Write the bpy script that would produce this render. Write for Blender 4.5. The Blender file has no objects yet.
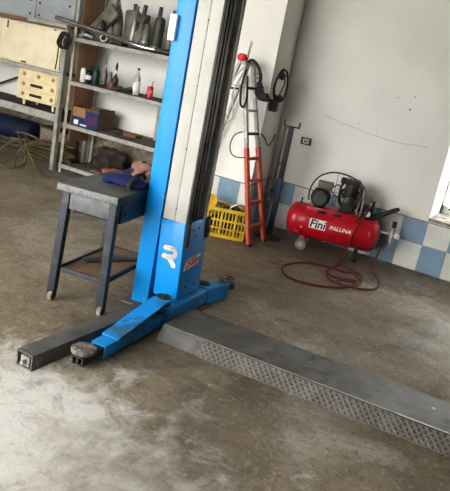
import bpy, bmesh, math, random
from mathutils import Vector, Matrix, noise, Euler
random.seed(7)
PI = math.pi
R = math.radians
S = bpy.context.scene
COL = S.collection

# ------------------------------------------------------------------ materials
def lin(c):
    return tuple(((v/255)/12.92 if v/255 <= .04045 else ((v/255+.055)/1.055)**2.4) for v in c) + (1,)

def mat(name, c, rough=.6, metal=0.0, c2=None, scale=6.0, lo=.42, hi=.62, bump=0.0, bscale=60.0,
        c3=None, scale3=25.0, lo3=.6, hi3=.7, alpha=None, trans=0.0, coat=0.0, detail=6.0, spec=.3):
    m = bpy.data.materials.new(name); m.use_nodes = True
    nt = m.node_tree; n = nt.nodes; l = nt.links
    b = n['Principled BSDF']
    b.inputs['Roughness'].default_value = rough
    b.inputs['Metallic'].default_value = metal
    b.inputs['Specular IOR Level'].default_value = spec
    b.inputs['Base Color'].default_value = lin(c)
    if trans: b.inputs['Transmission Weight'].default_value = trans
    if coat: b.inputs['Coat Weight'].default_value = coat
    tc = n.new('ShaderNodeTexCoord')
    prev = None
    def layer(base_socket, base_col, col, sc, lo, hi):
        nz = n.new('ShaderNodeTexNoise'); nz.inputs['Scale'].default_value = sc; nz.inputs['Detail'].default_value = detail
        l.new(tc.outputs['Object'], nz.inputs['Vector'])
        mr = n.new('ShaderNodeMapRange'); mr.inputs[1].default_value = lo; mr.inputs[2].default_value = hi
        l.new(nz.outputs['Fac'], mr.inputs[0])
        mx = n.new('ShaderNodeMix'); mx.data_type = 'RGBA'
        l.new(mr.outputs[0], mx.inputs[0])
        if base_socket: l.new(base_socket, mx.inputs[6])
        else: mx.inputs[6].default_value = base_col
        mx.inputs[7].default_value = lin(col)
        return mx.outputs[2]
    if c2: prev = layer(None, lin(c), c2, scale, lo, hi)
    if c3: prev = layer(prev, lin(c), c3, scale3, lo3, hi3)
    if prev: l.new(prev, b.inputs['Base Color'])
    if bump:
        nz = n.new('ShaderNodeTexNoise'); nz.inputs['Scale'].default_value = bscale; nz.inputs['Detail'].default_value = 5
        l.new(tc.outputs['Object'], nz.inputs['Vector'])
        bp = n.new('ShaderNodeBump'); bp.inputs['Strength'].default_value = bump; bp.inputs['Distance'].default_value = .01
        l.new(nz.outputs['Fac'], bp.inputs['Height']); l.new(bp.outputs['Normal'], b.inputs['Normal'])
    return m

def floor_material():
    m = bpy.data.materials.new('worn_concrete'); m.use_nodes = True
    nt = m.node_tree; n = nt.nodes; l = nt.links; b = n['Principled BSDF']
    tc = n.new('ShaderNodeTexCoord')
    def nz(sc, det=8, rough=.6, dist=0.0, off=(0,0,0), stretch=(1,1,1)):
        mp = n.new('ShaderNodeMapping'); mp.inputs['Location'].default_value = off; mp.inputs['Scale'].default_value = stretch
        l.new(tc.outputs['Object'], mp.inputs['Vector'])
        t = n.new('ShaderNodeTexNoise'); t.inputs['Scale'].default_value = sc; t.inputs['Detail'].default_value = det
        t.inputs['Roughness'].default_value = rough; t.inputs['Distortion'].default_value = dist
        l.new(mp.outputs['Vector'], t.inputs['Vector']); return t.outputs['Fac']
    def rng(f, lo, hi, a=0.0, c=1.0):
        r = n.new('ShaderNodeMapRange'); r.inputs[1].default_value = lo; r.inputs[2].default_value = hi
        r.inputs[3].default_value = a; r.inputs[4].default_value = c; l.new(f, r.inputs[0]); return r.outputs[0]
    def mix(f, a, c):
        x = n.new('ShaderNodeMix'); x.data_type = 'RGBA'; l.new(f, x.inputs[0])
        if isinstance(a, tuple): x.inputs[6].default_value = a
        else: l.new(a, x.inputs[6])
        x.inputs[7].default_value = c; return x.outputs[2]
    k = mix(rng(nz(2.0, dist=.6), .36, .66), lin((118,104,84)), lin((135,123,103)))
    k = mix(rng(nz(.7, off=(3,1,0), dist=.5), .45, .65, 0, .8), k, lin((93,83,67)))
    k = mix(rng(nz(.9, off=(7.3,4.1,0), dist=1.0), .52, .66, 0, .75), k, lin((158,152,140)))
    k = mix(rng(nz(2.6, off=(1,9,0), dist=1.2), .54, .70, 0, .7), k, lin((75,66,54)))
    k = mix(rng(nz(7, off=(5,2,0), dist=1.0), .56, .72, 0, .55), k, lin((70,61,51)))
    k = mix(rng(nz(24, det=8, rough=.8, off=(2,2,0), dist=.5), .56, .64, 0, .6), k, lin((186,176,156)))
    k = mix(rng(nz(6, det=9, off=(4,4,0), stretch=(1,3.5,1), rough=.75, dist=1.5), .62, .70, 0, .55), k, lin((171,161,142)))
    k = mix(rng(nz(28, det=8, rough=.8, off=(8,2,0), dist=.4), .53, .61, 0, .65), k, lin((75,65,51)))
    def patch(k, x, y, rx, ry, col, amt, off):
        # a lighter or darker patch, some worn or oily, with a ragged outline
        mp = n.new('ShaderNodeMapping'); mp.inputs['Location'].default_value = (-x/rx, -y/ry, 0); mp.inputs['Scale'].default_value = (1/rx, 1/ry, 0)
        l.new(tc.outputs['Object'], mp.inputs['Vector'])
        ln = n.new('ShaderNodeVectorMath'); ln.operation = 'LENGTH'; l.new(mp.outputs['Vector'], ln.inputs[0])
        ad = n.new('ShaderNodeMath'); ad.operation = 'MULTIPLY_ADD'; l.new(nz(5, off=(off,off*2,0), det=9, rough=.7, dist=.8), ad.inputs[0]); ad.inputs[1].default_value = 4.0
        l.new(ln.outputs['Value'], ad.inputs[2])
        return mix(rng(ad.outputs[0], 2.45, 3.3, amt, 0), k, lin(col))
    k = patch(k, -1.85, 1.85, 1.0, .62, (198,196,191), .88, 1)  # pale wear plus door daylight painted into the floor colour
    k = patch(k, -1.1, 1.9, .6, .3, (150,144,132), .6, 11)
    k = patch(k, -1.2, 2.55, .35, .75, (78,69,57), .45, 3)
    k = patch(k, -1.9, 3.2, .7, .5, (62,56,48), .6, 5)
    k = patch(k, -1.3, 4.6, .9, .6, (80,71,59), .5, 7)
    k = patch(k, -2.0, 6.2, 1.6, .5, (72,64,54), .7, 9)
    k = mix(rng(nz(20, det=9, rough=.85, off=(12,3,0), dist=.5), .57, .63, 0, .45), k, lin((196,188,170)))
    k = mix(rng(nz(22, det=9, rough=.85, off=(3,13,0), dist=.5), .56, .62, 0, .5), k, lin((62,55,46)))
    k = mix(rng(nz(5, det=9, off=(14,4,0), stretch=(1,4,1), rough=.8, dist=1.5), .63, .67, 0, .6), k, lin((200,194,180)))
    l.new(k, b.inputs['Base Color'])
    l.new(rng(nz(1.7, off=(6,6,0)), .35, .65, .5, .85), b.inputs['Roughness'])
    b.inputs['Specular IOR Level'].default_value = .35
    bp = n.new('ShaderNodeBump'); bp.inputs['Strength'].default_value = .5; bp.inputs['Distance'].default_value = .015
    l.new(nz(16, det=10, rough=.8), bp.inputs['Height']); l.new(bp.outputs['Normal'], b.inputs['Normal'])
    return m

def tread_material():
    m = mat('tread_plate', (66,63,58), .6, .1, (84,80,73), 7, .45, .62)
    nt = m.node_tree; n = nt.nodes; l = nt.links; b = n['Principled BSDF']
    tc = n.new('ShaderNodeTexCoord'); base = b.inputs['Base Color'].links[0].from_socket
    outs = []
    for a in (50, -50):
        mp = n.new('ShaderNodeMapping'); mp.inputs['Rotation'].default_value = (0, R(a), 0)
        l.new(tc.outputs['Object'], mp.inputs['Vector'])
        wv = n.new('ShaderNodeTexWave'); wv.wave_type = 'BANDS'; wv.bands_direction = 'X'; wv.inputs['Scale'].default_value = 13
        wv.inputs['Distortion'].default_value = .6
        l.new(mp.outputs['Vector'], wv.inputs['Vector']); outs.append(wv.outputs['Fac'])
    mx = n.new('ShaderNodeMath'); mx.operation = 'MAXIMUM'; l.new(outs[0], mx.inputs[0]); l.new(outs[1], mx.inputs[1])
    mr = n.new('ShaderNodeMapRange'); mr.inputs[1].default_value = .72; mr.inputs[2].default_value = .95; mr.inputs[4].default_value = .32
    l.new(mx.outputs[0], mr.inputs[0])
    c = n.new('ShaderNodeMix'); c.data_type = 'RGBA'; l.new(mr.outputs[0], c.inputs[0]); l.new(base, c.inputs[6]); c.inputs[7].default_value = lin((126,121,112))
    l.new(c.outputs[2], b.inputs['Base Color'])
    bp = n.new('ShaderNodeBump'); bp.inputs['Strength'].default_value = .8; bp.inputs['Distance'].default_value = .006
    l.new(mx.outputs[0], bp.inputs['Height']); l.new(bp.outputs['Normal'], b.inputs['Normal'])
    return m

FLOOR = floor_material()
TREAD = tread_material()
WALL = mat('wall_paint', (226,225,219), .85, 0, (214,212,206), 1.2, .4, .7, .12, 9, (206,200,186), 5.5, .68, .80)
WALLG = mat('wall_paint_grey', (112,110,105), .85, 0, (100,98,93), 1.5, .4, .7, .1, 9)
DADO = mat('rough_cement', (128,117,102), .95, 0, (98,88,75), 9, .4, .62, .7, 30, (160,152,138), 30, .58, .68)
CEIL = mat('ceiling_paint', (150,148,142), .9)
TILEW = mat('white_tile', (205,207,200), .35, 0, (188,187,177), 4, .45, .7)
TILEB = mat('blue_tile', (118,144,166), .35, 0, (104,127,146), 4, .45, .7)
GROUT = mat('grout', (120,115,106), .9)
STONE = mat('rough_stone', (160,154,144), .9, 0, (104,98,90), 14, .42, .6, .6, 30)
PAVE = mat('pavement', (170,166,158), .9, 0, (150,146,138), 3)
WHITEF = mat('white_frame', (225,225,222), .5)
BLUE = mat('blue_paint', (0,126,200), .42, 0, (0,133,208), 3.5, .4, .65, 0, 60, (90,165,214), 12, .66, .76, coat=.1)
BLUED = mat('worn_blue_paint', (4,116,184), .5, 0, (14,90,140), 6, .5, .68, .1, 40, (46,48,52), 12, .64, .74)
ARMTOP = mat('greasy_blue_paint', (10,128,204), .5, 0, (44,84,112), 5, .54, .68, .12, 40, (50,50,52), 12, .62, .72)
OFFW = mat('mast_cover_white', (172,172,167), .5, 0, (160,158,151), 5, .48, .7, 0, 60, (150,134,112), 26, .70, .75)
STEELD = mat('dark_rail_steel', (88,86,83), .5, .2, (64,62,60), 8, .42, .6)
STEELM = mat('mid_steel', (156,153,148), .5, .2, (84,82,80), 8, .45, .65)
BEAM = mat('oily_steel', (88,87,85), .5, .3, (64,63,61), 5, .45, .65, .12, 40, (120,117,112), 20, .62, .74)
BEAMW = mat('scuffed_steel', (84,83,80), .55, .1, (62,61,58), 5, .42, .62, .12, 40, (48,47,46), 8, .54, .68, detail=9)
BLACKM = mat('black_metal', (30,30,31), .55, .1, (46,45,43), 10, .5, .68)
BLACKR = mat('black_rubber', (26,26,27), .75, 0, (48,46,44), 20, .55, .7)
PADR = mat('worn_pad_rubber', (124,119,110), .9, 0, (84,80,74), 22, .45, .58, .9, 45)
BENCHT = mat('greasy_bench_top', (82,83,81), .55, .1, (64,65,64), 7, .42, .66, .15, 40, (112,112,108), 22, .62, .74)
BENCHE = mat('chipped_bench_edge', (112,113,112), .6, .1, (90,92,92), 60, .48, .62, .3, 80)
BENCHL = mat('dark_bench_steel', (38,43,50), .55, .1, (58,62,66), 12, .52, .66)
NAVY = mat('navy_drawer', (20,26,44), .4, .1, (34,40,56), 10, .5, .7)
RED = mat('compressor_red', (176,10,28), .35, 0, (150,10,24), 5, .45, .7, coat=.2)
WLET = mat('white_lettering', (226,222,216), .5, 0, (190,180,172), 30, .55, .7)
BLET = mat('black_lettering', (30,26,26), .6)
RLET = mat('red_lettering', (196,44,40), .6)
NBLUE = mat('dark_blue_lettering', (8,60,120), .6)
ALU = mat('aluminium', (172,170,166), .4, .7, (130,128,124), 10, .45, .65)
LADG = mat('paint_spattered_aluminium', (158,156,151), .5, .45, (196,194,188), 22, .52, .62)
LADR = mat('red_ladder_paint', (190,78,56), .6, 0, (186,104,84), 12, .52, .66, 0, 60, (150,140,132), 26, .66, .72)
YEL = mat('yellow_plastic', (198,162,40), .5, 0, (168,132,30), 7, .46, .66)
JBLUE = mat('jack_blue', (8,32,66), .55, 0, (8,24,46), 6, .45, .65)
CREAM = mat('cream_painted_wood', (222,212,184), .6, 0, (212,199,168), 5, .42, .65, .08, 30, (176,152,108), 18, .66, .72)
CREAM2 = mat('cream_dresser_paint', (222,206,164), .6, 0, (212,194,150), 6, .42, .65)
BROWNP = mat('brown_plywood', (118,86,62), .7, 0, (100,72,52), 4, .42, .62, .1, 20, (78,52,36), 20, .66, .72)
GREYSH = mat('grey_shelf_paint', (158,155,148), .6, .1, (136,133,126), 10, .45, .65, 0, 60, (96,92,86), 24, .64, .72)
SHELFT = mat('dusty_shelf_board', (96,92,86), .85, 0, (70,66,60), 10, .42, .62, .2, 40)
GREYCAB = mat('grey_cabinet_metal', (150,156,160), .5, .0, (138,144,148), 4, .42, .62)
DARKWOOD = mat('dark_wood', (52,46,42), .8, 0, (72,64,56), 10, .5, .65)
MUFF = mat('galvanised_steel', (104,104,92), .55, .2, (84,84,74), 9, .42, .62, .1, 50)
MUFFD = mat('dull_dark_steel', (68,69,65), .5, .3, (48,48,45), 9, .42, .62, .1, 50)
MUFFL = mat('light_steel', (148,148,142), .4, .6, (112,112,107), 9, .45, .62)
CHROME = mat('chrome', (190,190,190), .2, 1)
CARD = mat('cardboard', (148,114,72), .85, 0, (130,98,62), 8, .42, .65)
CARDI = mat('cardboard_inside', (88,70,52), .9)
BOXB = mat('blue_print', (16,30,78), .6, 0, (22,42,100), 10, .45, .65)
GREENP = mat('green_plastic', (8,52,48), .45, 0, (6,40,38), 8)
BLACKP = mat('black_plastic', (22,23,26), .4)
WHITEP = mat('white_plastic', (222,222,218), .4, 0, (196,194,188), 12, .55, .7)
REDCAN = mat('red_can', (188,30,44), .3, .3)
LABELW = mat('white_label', (226,226,224), .6, 0, (180,180,184), 40, .56, .64)
def glass(name, c, rough=.05):
    m = mat(name, c, rough, 0, trans=1.0); m.node_tree.nodes['Principled BSDF'].inputs['IOR'].default_value = 1.3
    return m
GLASS = glass('clear_glass', (236,240,238))
PANE = glass('window_glass', (250,252,252), 0)
GLASS.node_tree.nodes['Principled BSDF'].inputs['Specular IOR Level'].default_value = .5
PANE.node_tree.nodes['Principled BSDF'].inputs['IOR'].default_value = 1.02
BROWNL = mat('amber_plastic', (66,44,32), .4)
PINKM = mat('grubby_pink', (112,78,72), .6, 0, (84,60,56), 14)
BAGB = mat('blue_cloth', (11,24,76), .85, 0, (7,16,50), 9, .42, .62, .25, 40)
RAG = mat('beige_rag', (122,92,82), .9, 0, (86,64,56), 12, .45, .65, .3, 50)
TAN = mat('tan_hose', (84,73,45), .8, 0, (62,53,33), 14, .45, .65)
TARP = mat('blue_tarp', (10,22,54), .65, 0, (7,15,36), 7, .42, .62, .3, 25)
DARKCLOTH = mat('dark_cloth', (40,34,32), .9, 0, (62,48,42), 12, .45, .62, .4, 40)
REDB = mat('red_brown_cloth', (118,62,50), .9, 0, (150,110,96), 14, .52, .64, .4, 40)
HOSER = mat('red_hose', (88,20,20), .6, 0, (70,16,16), 10)
CABLEW = mat('pale_cable', (176,174,168), .5)
CASTOR = mat('dirty_wheel_rubber', (124,116,102), .9, 0, (92,86,76), 18)
BRICKM = mat('brown_wood_block', (124,86,60), .85, 0, (100,68,48), 14)
BROWNF = mat('dark_brown_plastic', (58,46,40), .5)

# ------------------------------------------------------------------ mesh building
class MB:
    def __init__(s): s.bm = bmesh.new()
    def _xf(s, vs, M):
        for v in vs: v.co = M @ v.co
    def box(s, x0, x1, y0, y1, z0, z1, bev=0.0, M=None):
        vs = [s.bm.verts.new(p) for p in ((x0,y0,z0),(x1,y0,z0),(x1,y1,z0),(x0,y1,z0),(x0,y0,z1),(x1,y0,z1),(x1,y1,z1),(x0,y1,z1))]
        fs = [s.bm.faces.new([vs[i] for i in f]) for f in ((3,2,1,0),(4,5,6,7),(0,1,5,4),(1,2,6,5),(2,3,7,6),(3,0,4,7))]
        if bev:
            es = set(e for f in fs for e in f.edges)
            r = bmesh.ops.bevel(s.bm, geom=list(es), offset=bev, segments=2, affect='EDGES', profile=.5)
            vs = list(set(v for f in r['faces'] for v in f.verts) | set(v for v in vs if v.is_valid))
        if M: s._xf(vs, M)
        return s
    def bar(s, a, b, w, h, up=(0,0,1), bev=0.0):
        a = Vector(a); b = Vector(b); d = (b-a); L = d.length; d.normalize()
        u = Vector(up)
        if abs(d.dot(u)) > .98: u = Vector((1,0,0))
        x = d.cross(u).normalized(); z = x.cross(d).normalized()
        M = Matrix((x, d, z)).transposed().to_4x4(); M.translation = a
        return s.box(-w/2, w/2, 0, L, -h/2, h/2, bev, M)
    def lathe(s, prof, n=24, M=None, cap=True):
        rings = []
        for r, z in prof:
            rings.append([s.bm.verts.new((r*math.cos(2*PI*i/n), r*math.sin(2*PI*i/n), z)) for i in range(n)])
        for a, b in zip(rings, rings[1:]):
            for i in range(n): s.bm.faces.new((a[i], a[(i+1)%n], b[(i+1)%n], b[i]))
        if cap:
            s.bm.faces.new(list(reversed(rings[0]))); s.bm.faces.new(rings[-1])
        if M:
            for r in rings: s._xf(r, M)
        return s
    def cyl(s, a, b, r, r2=None, n=20):
        a = Vector(a); b = Vector(b); d = b-a
        M = d.to_track_quat('Z', 'Y').to_matrix().to_4x4(); M.translation = a
        return s.lathe([(r, 0), (r if r2 is None else r2, d.length)], n, M)
    def tube(s, pts, r, n=8, smooth=4, closed=False, flat=1.0):
        P = [Vector(p) for p in pts]
        if smooth > 1:
            Q = []; m = len(P); rg = range(m if closed else m-1)
            for i in rg:
                if closed: p0,p1,p2,p3 = P[(i-1)%m],P[i],P[(i+1)%m],P[(i+2)%m]
                else: p0,p1,p2,p3 = P[max(i-1,0)],P[i],P[i+1],P[min(i+2,m-1)]
                for k in range(smooth):
                    t = k/smooth
                    Q.append(.5*((2*p1)+(p2-p0)*t+(2*p0-5*p1+4*p2-p3)*t*t+(3*p1-p0-3*p2+p3)*t**3))
            if not closed: Q.append(P[-1])
            P = Q
        m = len(P); rings = []; nrm = None
        for i, p in enumerate(P):
            if closed: t = P[(i+1)%m]-P[(i-1)%m]
            else: t = P[min(i+1,m-1)]-P[max(i-1,0)]
            t.normalize()
            if nrm is None:
                nrm = Vector((0,0,1)) if abs(t.z) < .9 else Vector((1,0,0))
            nrm = (nrm - t*nrm.dot(t)).normalized(); bn = t.cross(nrm)
            rr = r[i*(len(r)-1)//max(m-1,1)] if isinstance(r, (list,tuple)) else r
            rings.append([s.bm.verts.new(p + nrm*(rr*flat*math.cos(2*PI*k/n)) + bn*(rr*math.sin(2*PI*k/n))) for k in range(n)])
        for i in range(m if closed else m-1):
            a, b = rings[i], rings[(i+1)%m]
            for k in range(n): s.bm.faces.new((a[k], a[(k+1)%n], b[(k+1)%n], b[k]))
        if not closed:
            s.bm.faces.new(list(reversed(rings[0]))); s.bm.faces.new(rings[-1])
        return s
    def prism(s, poly, z0, z1, M=None, bev=0.0):
        a = [s.bm.verts.new((x, y, z0)) for x, y in poly]; b = [s.bm.verts.new((x, y, z1)) for x, y in poly]
        n = len(poly); fs = [s.bm.faces.new(list(reversed(a))), s.bm.faces.new(b)]
        for i in range(n): fs.append(s.bm.faces.new((a[i], a[(i+1)%n], b[(i+1)%n], b[i])))
        bmesh.ops.recalc_face_normals(s.bm, faces=fs)
        vs = a+b
        if bev:
            es = set(e for f in fs for e in f.edges)
            r = bmesh.ops.bevel(s.bm, geom=list(es), offset=bev, segments=2, affect='EDGES')
            vs = list(set(v for f in r['faces'] for v in f.verts) | set(v for v in vs if v.is_valid))
        if M: s._xf(vs, M)
        return s
    def blob(s, c, rad, rot=(0,0,0), amp=.2, freq=8.0, n=20, m=12, flat_bottom=None):
        M = Euler(rot).to_matrix(); rings = []
        for j in range(1, m):
            th = PI*j/m
            rings.append([Vector((math.sin(th)*math.cos(2*PI*i/n), math.sin(th)*math.sin(2*PI*i/n), math.cos(th))) for i in range(n)])
        top, bot = Vector((0,0,1)), Vector((0,0,-1))
        def f(v):
            p = Vector((v.x*rad[0], v.y*rad[1], v.z*rad[2])); p = M @ p
            k = 1 + amp*noise.noise((p+Vector(c))*freq)*2
            p = p*k + Vector(c)
            if flat_bottom is not None: p.z = max(p.z, flat_bottom)
            return s.bm.verts.new(p)
        V = [[f(v) for v in r] for r in rings]; t = f(top); b = f(bot)
        for i in range(n):
            s.bm.faces.new((t, V[0][i], V[0][(i+1)%n])); s.bm.faces.new((b, V[-1][(i+1)%n], V[-1][i]))
            for a, c2 in zip(V, V[1:]): s.bm.faces.new((a[i], c2[i], c2[(i+1)%n], a[(i+1)%n]))
        return s
    def build(s, name, m, parent=None, smooth=True, label=None, M=None):
        if M: bmesh.ops.transform(s.bm, matrix=M, verts=s.bm.verts)
        bmesh.ops.recalc_face_normals(s.bm, faces=s.bm.faces)
        me = bpy.data.meshes.new(name); s.bm.to_mesh(me); s.bm.free()
        for x in (m if isinstance(m, (list,tuple)) else [m]): me.materials.append(x)
        if smooth:
            me.polygons.foreach_set('use_smooth', [True]*len(me.polygons))
            try: me.set_sharp_from_angle(angle=R(38))
            except Exception: pass
        o = bpy.data.objects.new(name, me); COL.objects.link(o)
        if parent: o.parent = parent
        if label: o['label'] = label
        return o

def thing(name, label, cat, loc=(0,0,0), rz=0.0, group=None, rot=None):
    o = bpy.data.objects.new(name, None); COL.objects.link(o)
    o.empty_display_size = .05
    o.location = loc; o.rotation_euler = rot if rot else (0,0,rz)
    o['label'] = label; o['category'] = cat
    if group: o['group'] = group
    return o
def tag(o, label, cat, group=None, loc=None, rz=0.0, rot=None):
    o['label'] = label; o['category'] = cat
    if group: o['group'] = group
    if loc is not None: o.location = loc
    o.rotation_euler = rot if rot else (0,0,rz)
    return o
def structure(o): o['kind'] = 'structure'; return o
def text_mb(body, size, shear=0.0, ext=.0015, offset=0.0):
    cu = bpy.data.curves.new('lettering', 'FONT'); cu.body = body; cu.size = size; cu.shear = shear; cu.extrude = ext; cu.offset = offset
    cu.align_x = 'CENTER'; cu.align_y = 'CENTER'; cu.resolution_u = 3
    o = bpy.data.objects.new('lettering', cu); COL.objects.link(o)
    me = bpy.data.meshes.new_from_object(o.evaluated_get(bpy.context.evaluated_depsgraph_get()))
    b = MB(); b.bm.from_mesh(me)
    bpy.data.objects.remove(o); bpy.data.meshes.remove(me); bpy.data.curves.remove(cu)
    return b
# local XY lettering -> standing on a face looking to -Y  /  +X
FACE_MY = Matrix(((1,0,0),(0,0,-1),(0,1,0))).to_4x4()
FACE_PX = Matrix(((0,0,1),(1,0,0),(0,1,0))).to_4x4()

# ------------------------------------------------------------------ setting
YW = 6.75
def wall_box(name, x0,x1,y0,y1,z0,z1, m): return structure(MB().box(x0,x1,y0,y1,z0,z1).build(name, m, smooth=False))
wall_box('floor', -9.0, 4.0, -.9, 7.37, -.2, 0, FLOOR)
wall_box('pavement', -40, 40, -40, -.9, -.25, -.02, PAVE)
wall_box('courtyard', -40, 40, 7.37, 40, -.25, -.02, PAVE)
WX0, WX1, WZ0, WZ1, YO = -1.135, -.25, .575, 1.95, 7.35
b = MB()
b.box(-9, WX0, YW, YO, 0, 4); b.box(WX1, 4, YW, YO, 0, 4); b.box(WX0, WX1, YW, YO, 0, WZ0-.03); b.box(WX0, WX1, YW, YO, WZ1, 4)
structure(b.build('wall_back', WALL, smooth=False))
cr_ = MB(); cp = [(-2.50,1.36),(-2.33,1.325),(-2.19,1.31),(-2.05,1.285),(-1.92,1.27),(-1.75,1.255),(-1.62,1.25),(-1.48,1.262),(-1.34,1.27)]
for (xa,za),(xb,zb) in zip(cp, cp[1:]): cr_.bar((xa,YW-.001,za),(xb,YW-.001,zb),.004,.004,up=(0,1,0))
for (xa,za,r) in ((-1.76,1.69,.008),(-1.59,1.73,.008),(-1.61,1.60,.012),(-1.9,1.33,.006),(-2.1,1.35,.007),(-1.4,1.36,.006),(-2.28,1.30,.007)): cr_.cyl((xa,YW+.002,za),(xa,YW-.0015,za),r,n=8)
cr_.build('plaster_crack', mat('crack_shadow',(150,144,132),.95), bpy.data.objects['wall_back'], False)
wall_box('wall_left', -9.3, -9.0, -.6, YO, 0, 4, WALL)
wall_box('wall_right', 4.0, 4.3, -.6, YO, 0, 4, WALLG)
b = MB(); b.box(-1.5,4.3,-.9,-.6,0,4); b.box(-9.3,-6.6,-.9,-.6,0,4); b.box(-6.6,-1.5,-.9,-.6,3.75,4)  # unseen front wall; opening edges shaped to steer the daylight inside
structure(b.build('wall_front', WALLG, smooth=False))
wall_box('ceiling', -9.3, 4.3, -.9, YO, 4.0, 4.25, CEIL)
# pillar with a slightly splayed side
PX, PY, PXI, PXL = -2.86, 6.02, -3.0, -3.85
structure(MB().prism([(PXL,PY),(PX,PY),(PXI,YW),(PXL,YW)], 0, 4).build('wall_pillar', WALL, smooth=False))
# cement dado left of the pillar
b = MB().box(-9, PXL, YW-.02, YW, 0, .62)
structure(b.build('trim_3', DADO, smooth=False))

def tile_band(name, origin, ux, L, phase, zs, flip=0):
    """square tiles standing on a wall: origin at floor, ux unit vector along it, outward normal to the right of ux"""
    ux = Vector(ux).normalized(); nx = Vector((ux.y, -ux.x, 0)); T = .254
    me_b = MB(); mats = [GROUT, TILEW, TILEB]
    def slab(u0, u1, z0, z1, d0, d1, mi):
        n0 = len(me_b.bm.faces)
        M = Matrix((ux, -nx, Vector((0,0,1)))).transposed().to_4x4(); M.translation = Vector(origin)
        me_b.box(u0, u1, -d1, -d0, z0, z1, 0, M)
        me_b.bm.faces.ensure_lookup_table()
        for f in me_b.bm.faces[n0:]: f.material_index = mi
    slab(0, L, 0, zs[-1]+.008, .0, .008, 0)
    k0 = math.floor((0-phase)/T)
    for r in range(2):
        for k in range(k0, k0+int(L/T)+3):
            u0 = max(phase+k*T+.002, .002); u1 = min(phase+(k+1)*T-.002, L-.002)
            if u1-u0 < .01: continue
            slab(u0, u1, zs[r]+.002, zs[r+1]-.002, .008, .013, 1 + ((k+r+flip) % 2))
    return structure(me_b.build(name, mats, smooth=False))
ZS = (0, .285, .53)
tile_band('trim_1', (PXI+.01, YW, 0), (1,0,0), 4-PXI-.02, -1.376-(PXI+.01), ZS, 0)
tile_band('trim_2', (PXL, PY, 0), (1,0,0), PX-PXL, .62, ZS, 0)
sd = Vector((PXI-PX, YW-PY, 0))
tile_band('trim_4', (PX, PY, 0), sd, sd.length-.02, .12, ZS, 0)
# window in the back wall: stone sill, frame with slotted bottom rail, glass
wn = structure(MB().box(WX0, WX1, YW-.0, YO, WZ0-.03, WZ0, 0).build('window_1', STONE, smooth=False))
MB().box(WX0,WX0+.006,YW+.002,YO-.07,WZ0,WZ1).build('reveal_glare_sheet', WHITEF, wn, False)  # thin white sheet added to stand for daylight glare on the reveal
b = MB(); b.box(WX0, WX1, YO-.07, YO-.01, WZ0, WZ0+.09); b.box(WX0, WX1, YO-.07, YO-.01, WZ1-.06, WZ1)
b.box(WX0, WX0+.025, YO-.07, YO-.01, WZ0, WZ1); b.box(WX1-.025, WX1, YO-.07, YO-.01, WZ0, WZ1)
b.build('window_frame', WHITEF, wn, False)
b = MB()
for i in range(14): b.box(WX0+.09+i*.055, WX0+.12+i*.055, YO-.075, YO-.069, WZ0+.05, WZ0+.068)
b.build('drain_slots', BLACKP, wn, False)
MB().box(WX0+.025, WX1-.025, YO-.045, YO-.04, WZ0+.09, WZ1-.06).build('window_pane', PANE, wn, False)
# socket on the back wall
t = thing('wall_socket', 'dark brown framed socket plate on the white wall above the blue jack post', 'wall socket', (-2.64, YW, 1.04))
MB().box(-.062,.062,-.014,0,-.04,.04,.004).build('frame', BROWNF, t)
MB().box(-.036,.036,-.018,-.013,-.026,.026,.002).build('cover_plate', WHITEP, t)
b = MB()
for x in (-.018, .006): b.box(x, x+.014, -.0195,-.017,-.012,.014)
b.build('switch', BROWNF, t)

# ------------------------------------------------------------------ car lift
K = (-2.085, 3.53, 0); RZ = R(4)
lift = thing('car_lift', 'blue car lift column with white mast cover, swing arms and long steel floor beam', 'car lift', K, RZ)
HT = 2.9
b = MB(); b.box(-.325, -.192, 0, .30, .015, HT, .006)
col = b.build('column', BLUE, lift)
b = MB(); b.box(-.192, .002, .283, .30, .015, HT, .002); b.box(-.008, .002, .262, .30, .015, HT, .001)
b.build('rear_flange', mat('pale_grey_paint',(196,194,188),.6,0,(176,174,168),6), lift, label='pale grey rear flange of the column')
b = MB(); b.box(-.178,-.09,.002,.03,.66,HT,.003); b.box(-.087,-.003,.002,.03,.66,HT,.003)
mc = b.build('mast_cover', OFFW, lift, label='off-white mast cover in two strips')
for z in (.75, 1.15, 1.55, 1.95, 2.35): MB().cyl((-.0885,.003,z),(-.0885,-.003,z),.005,n=10).build('screw', STEELD, mc)
for u1,v0,v1,m_ in ((-.004,.033,.075,STEELD),(-.014,.078,.088,STEELM),(-.03,.09,.104,BLACKM),(-.008,.106,.126,STEELD),(-.03,.128,.140,BLACKM),(-.006,.142,.180,STEELD),(-.016,.182,.197,STEELM)):
    MB().box(-.16,u1,v0,v1,.66,HT,.002).build('guide_rail', m_, lift)  # paler strips paint in highlights, black ones the dark gaps between rails
for z in (.95,1.25,1.62,1.98,2.3): MB().box(-.07,-.05,.20,.25,z,z+.05,.004).build('cable_clip', BLACKM, lift)
MB().box(-.06,-.03,.205,.25,1.02,1.16,.005).build('limit_switch', BLUED, lift)
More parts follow.
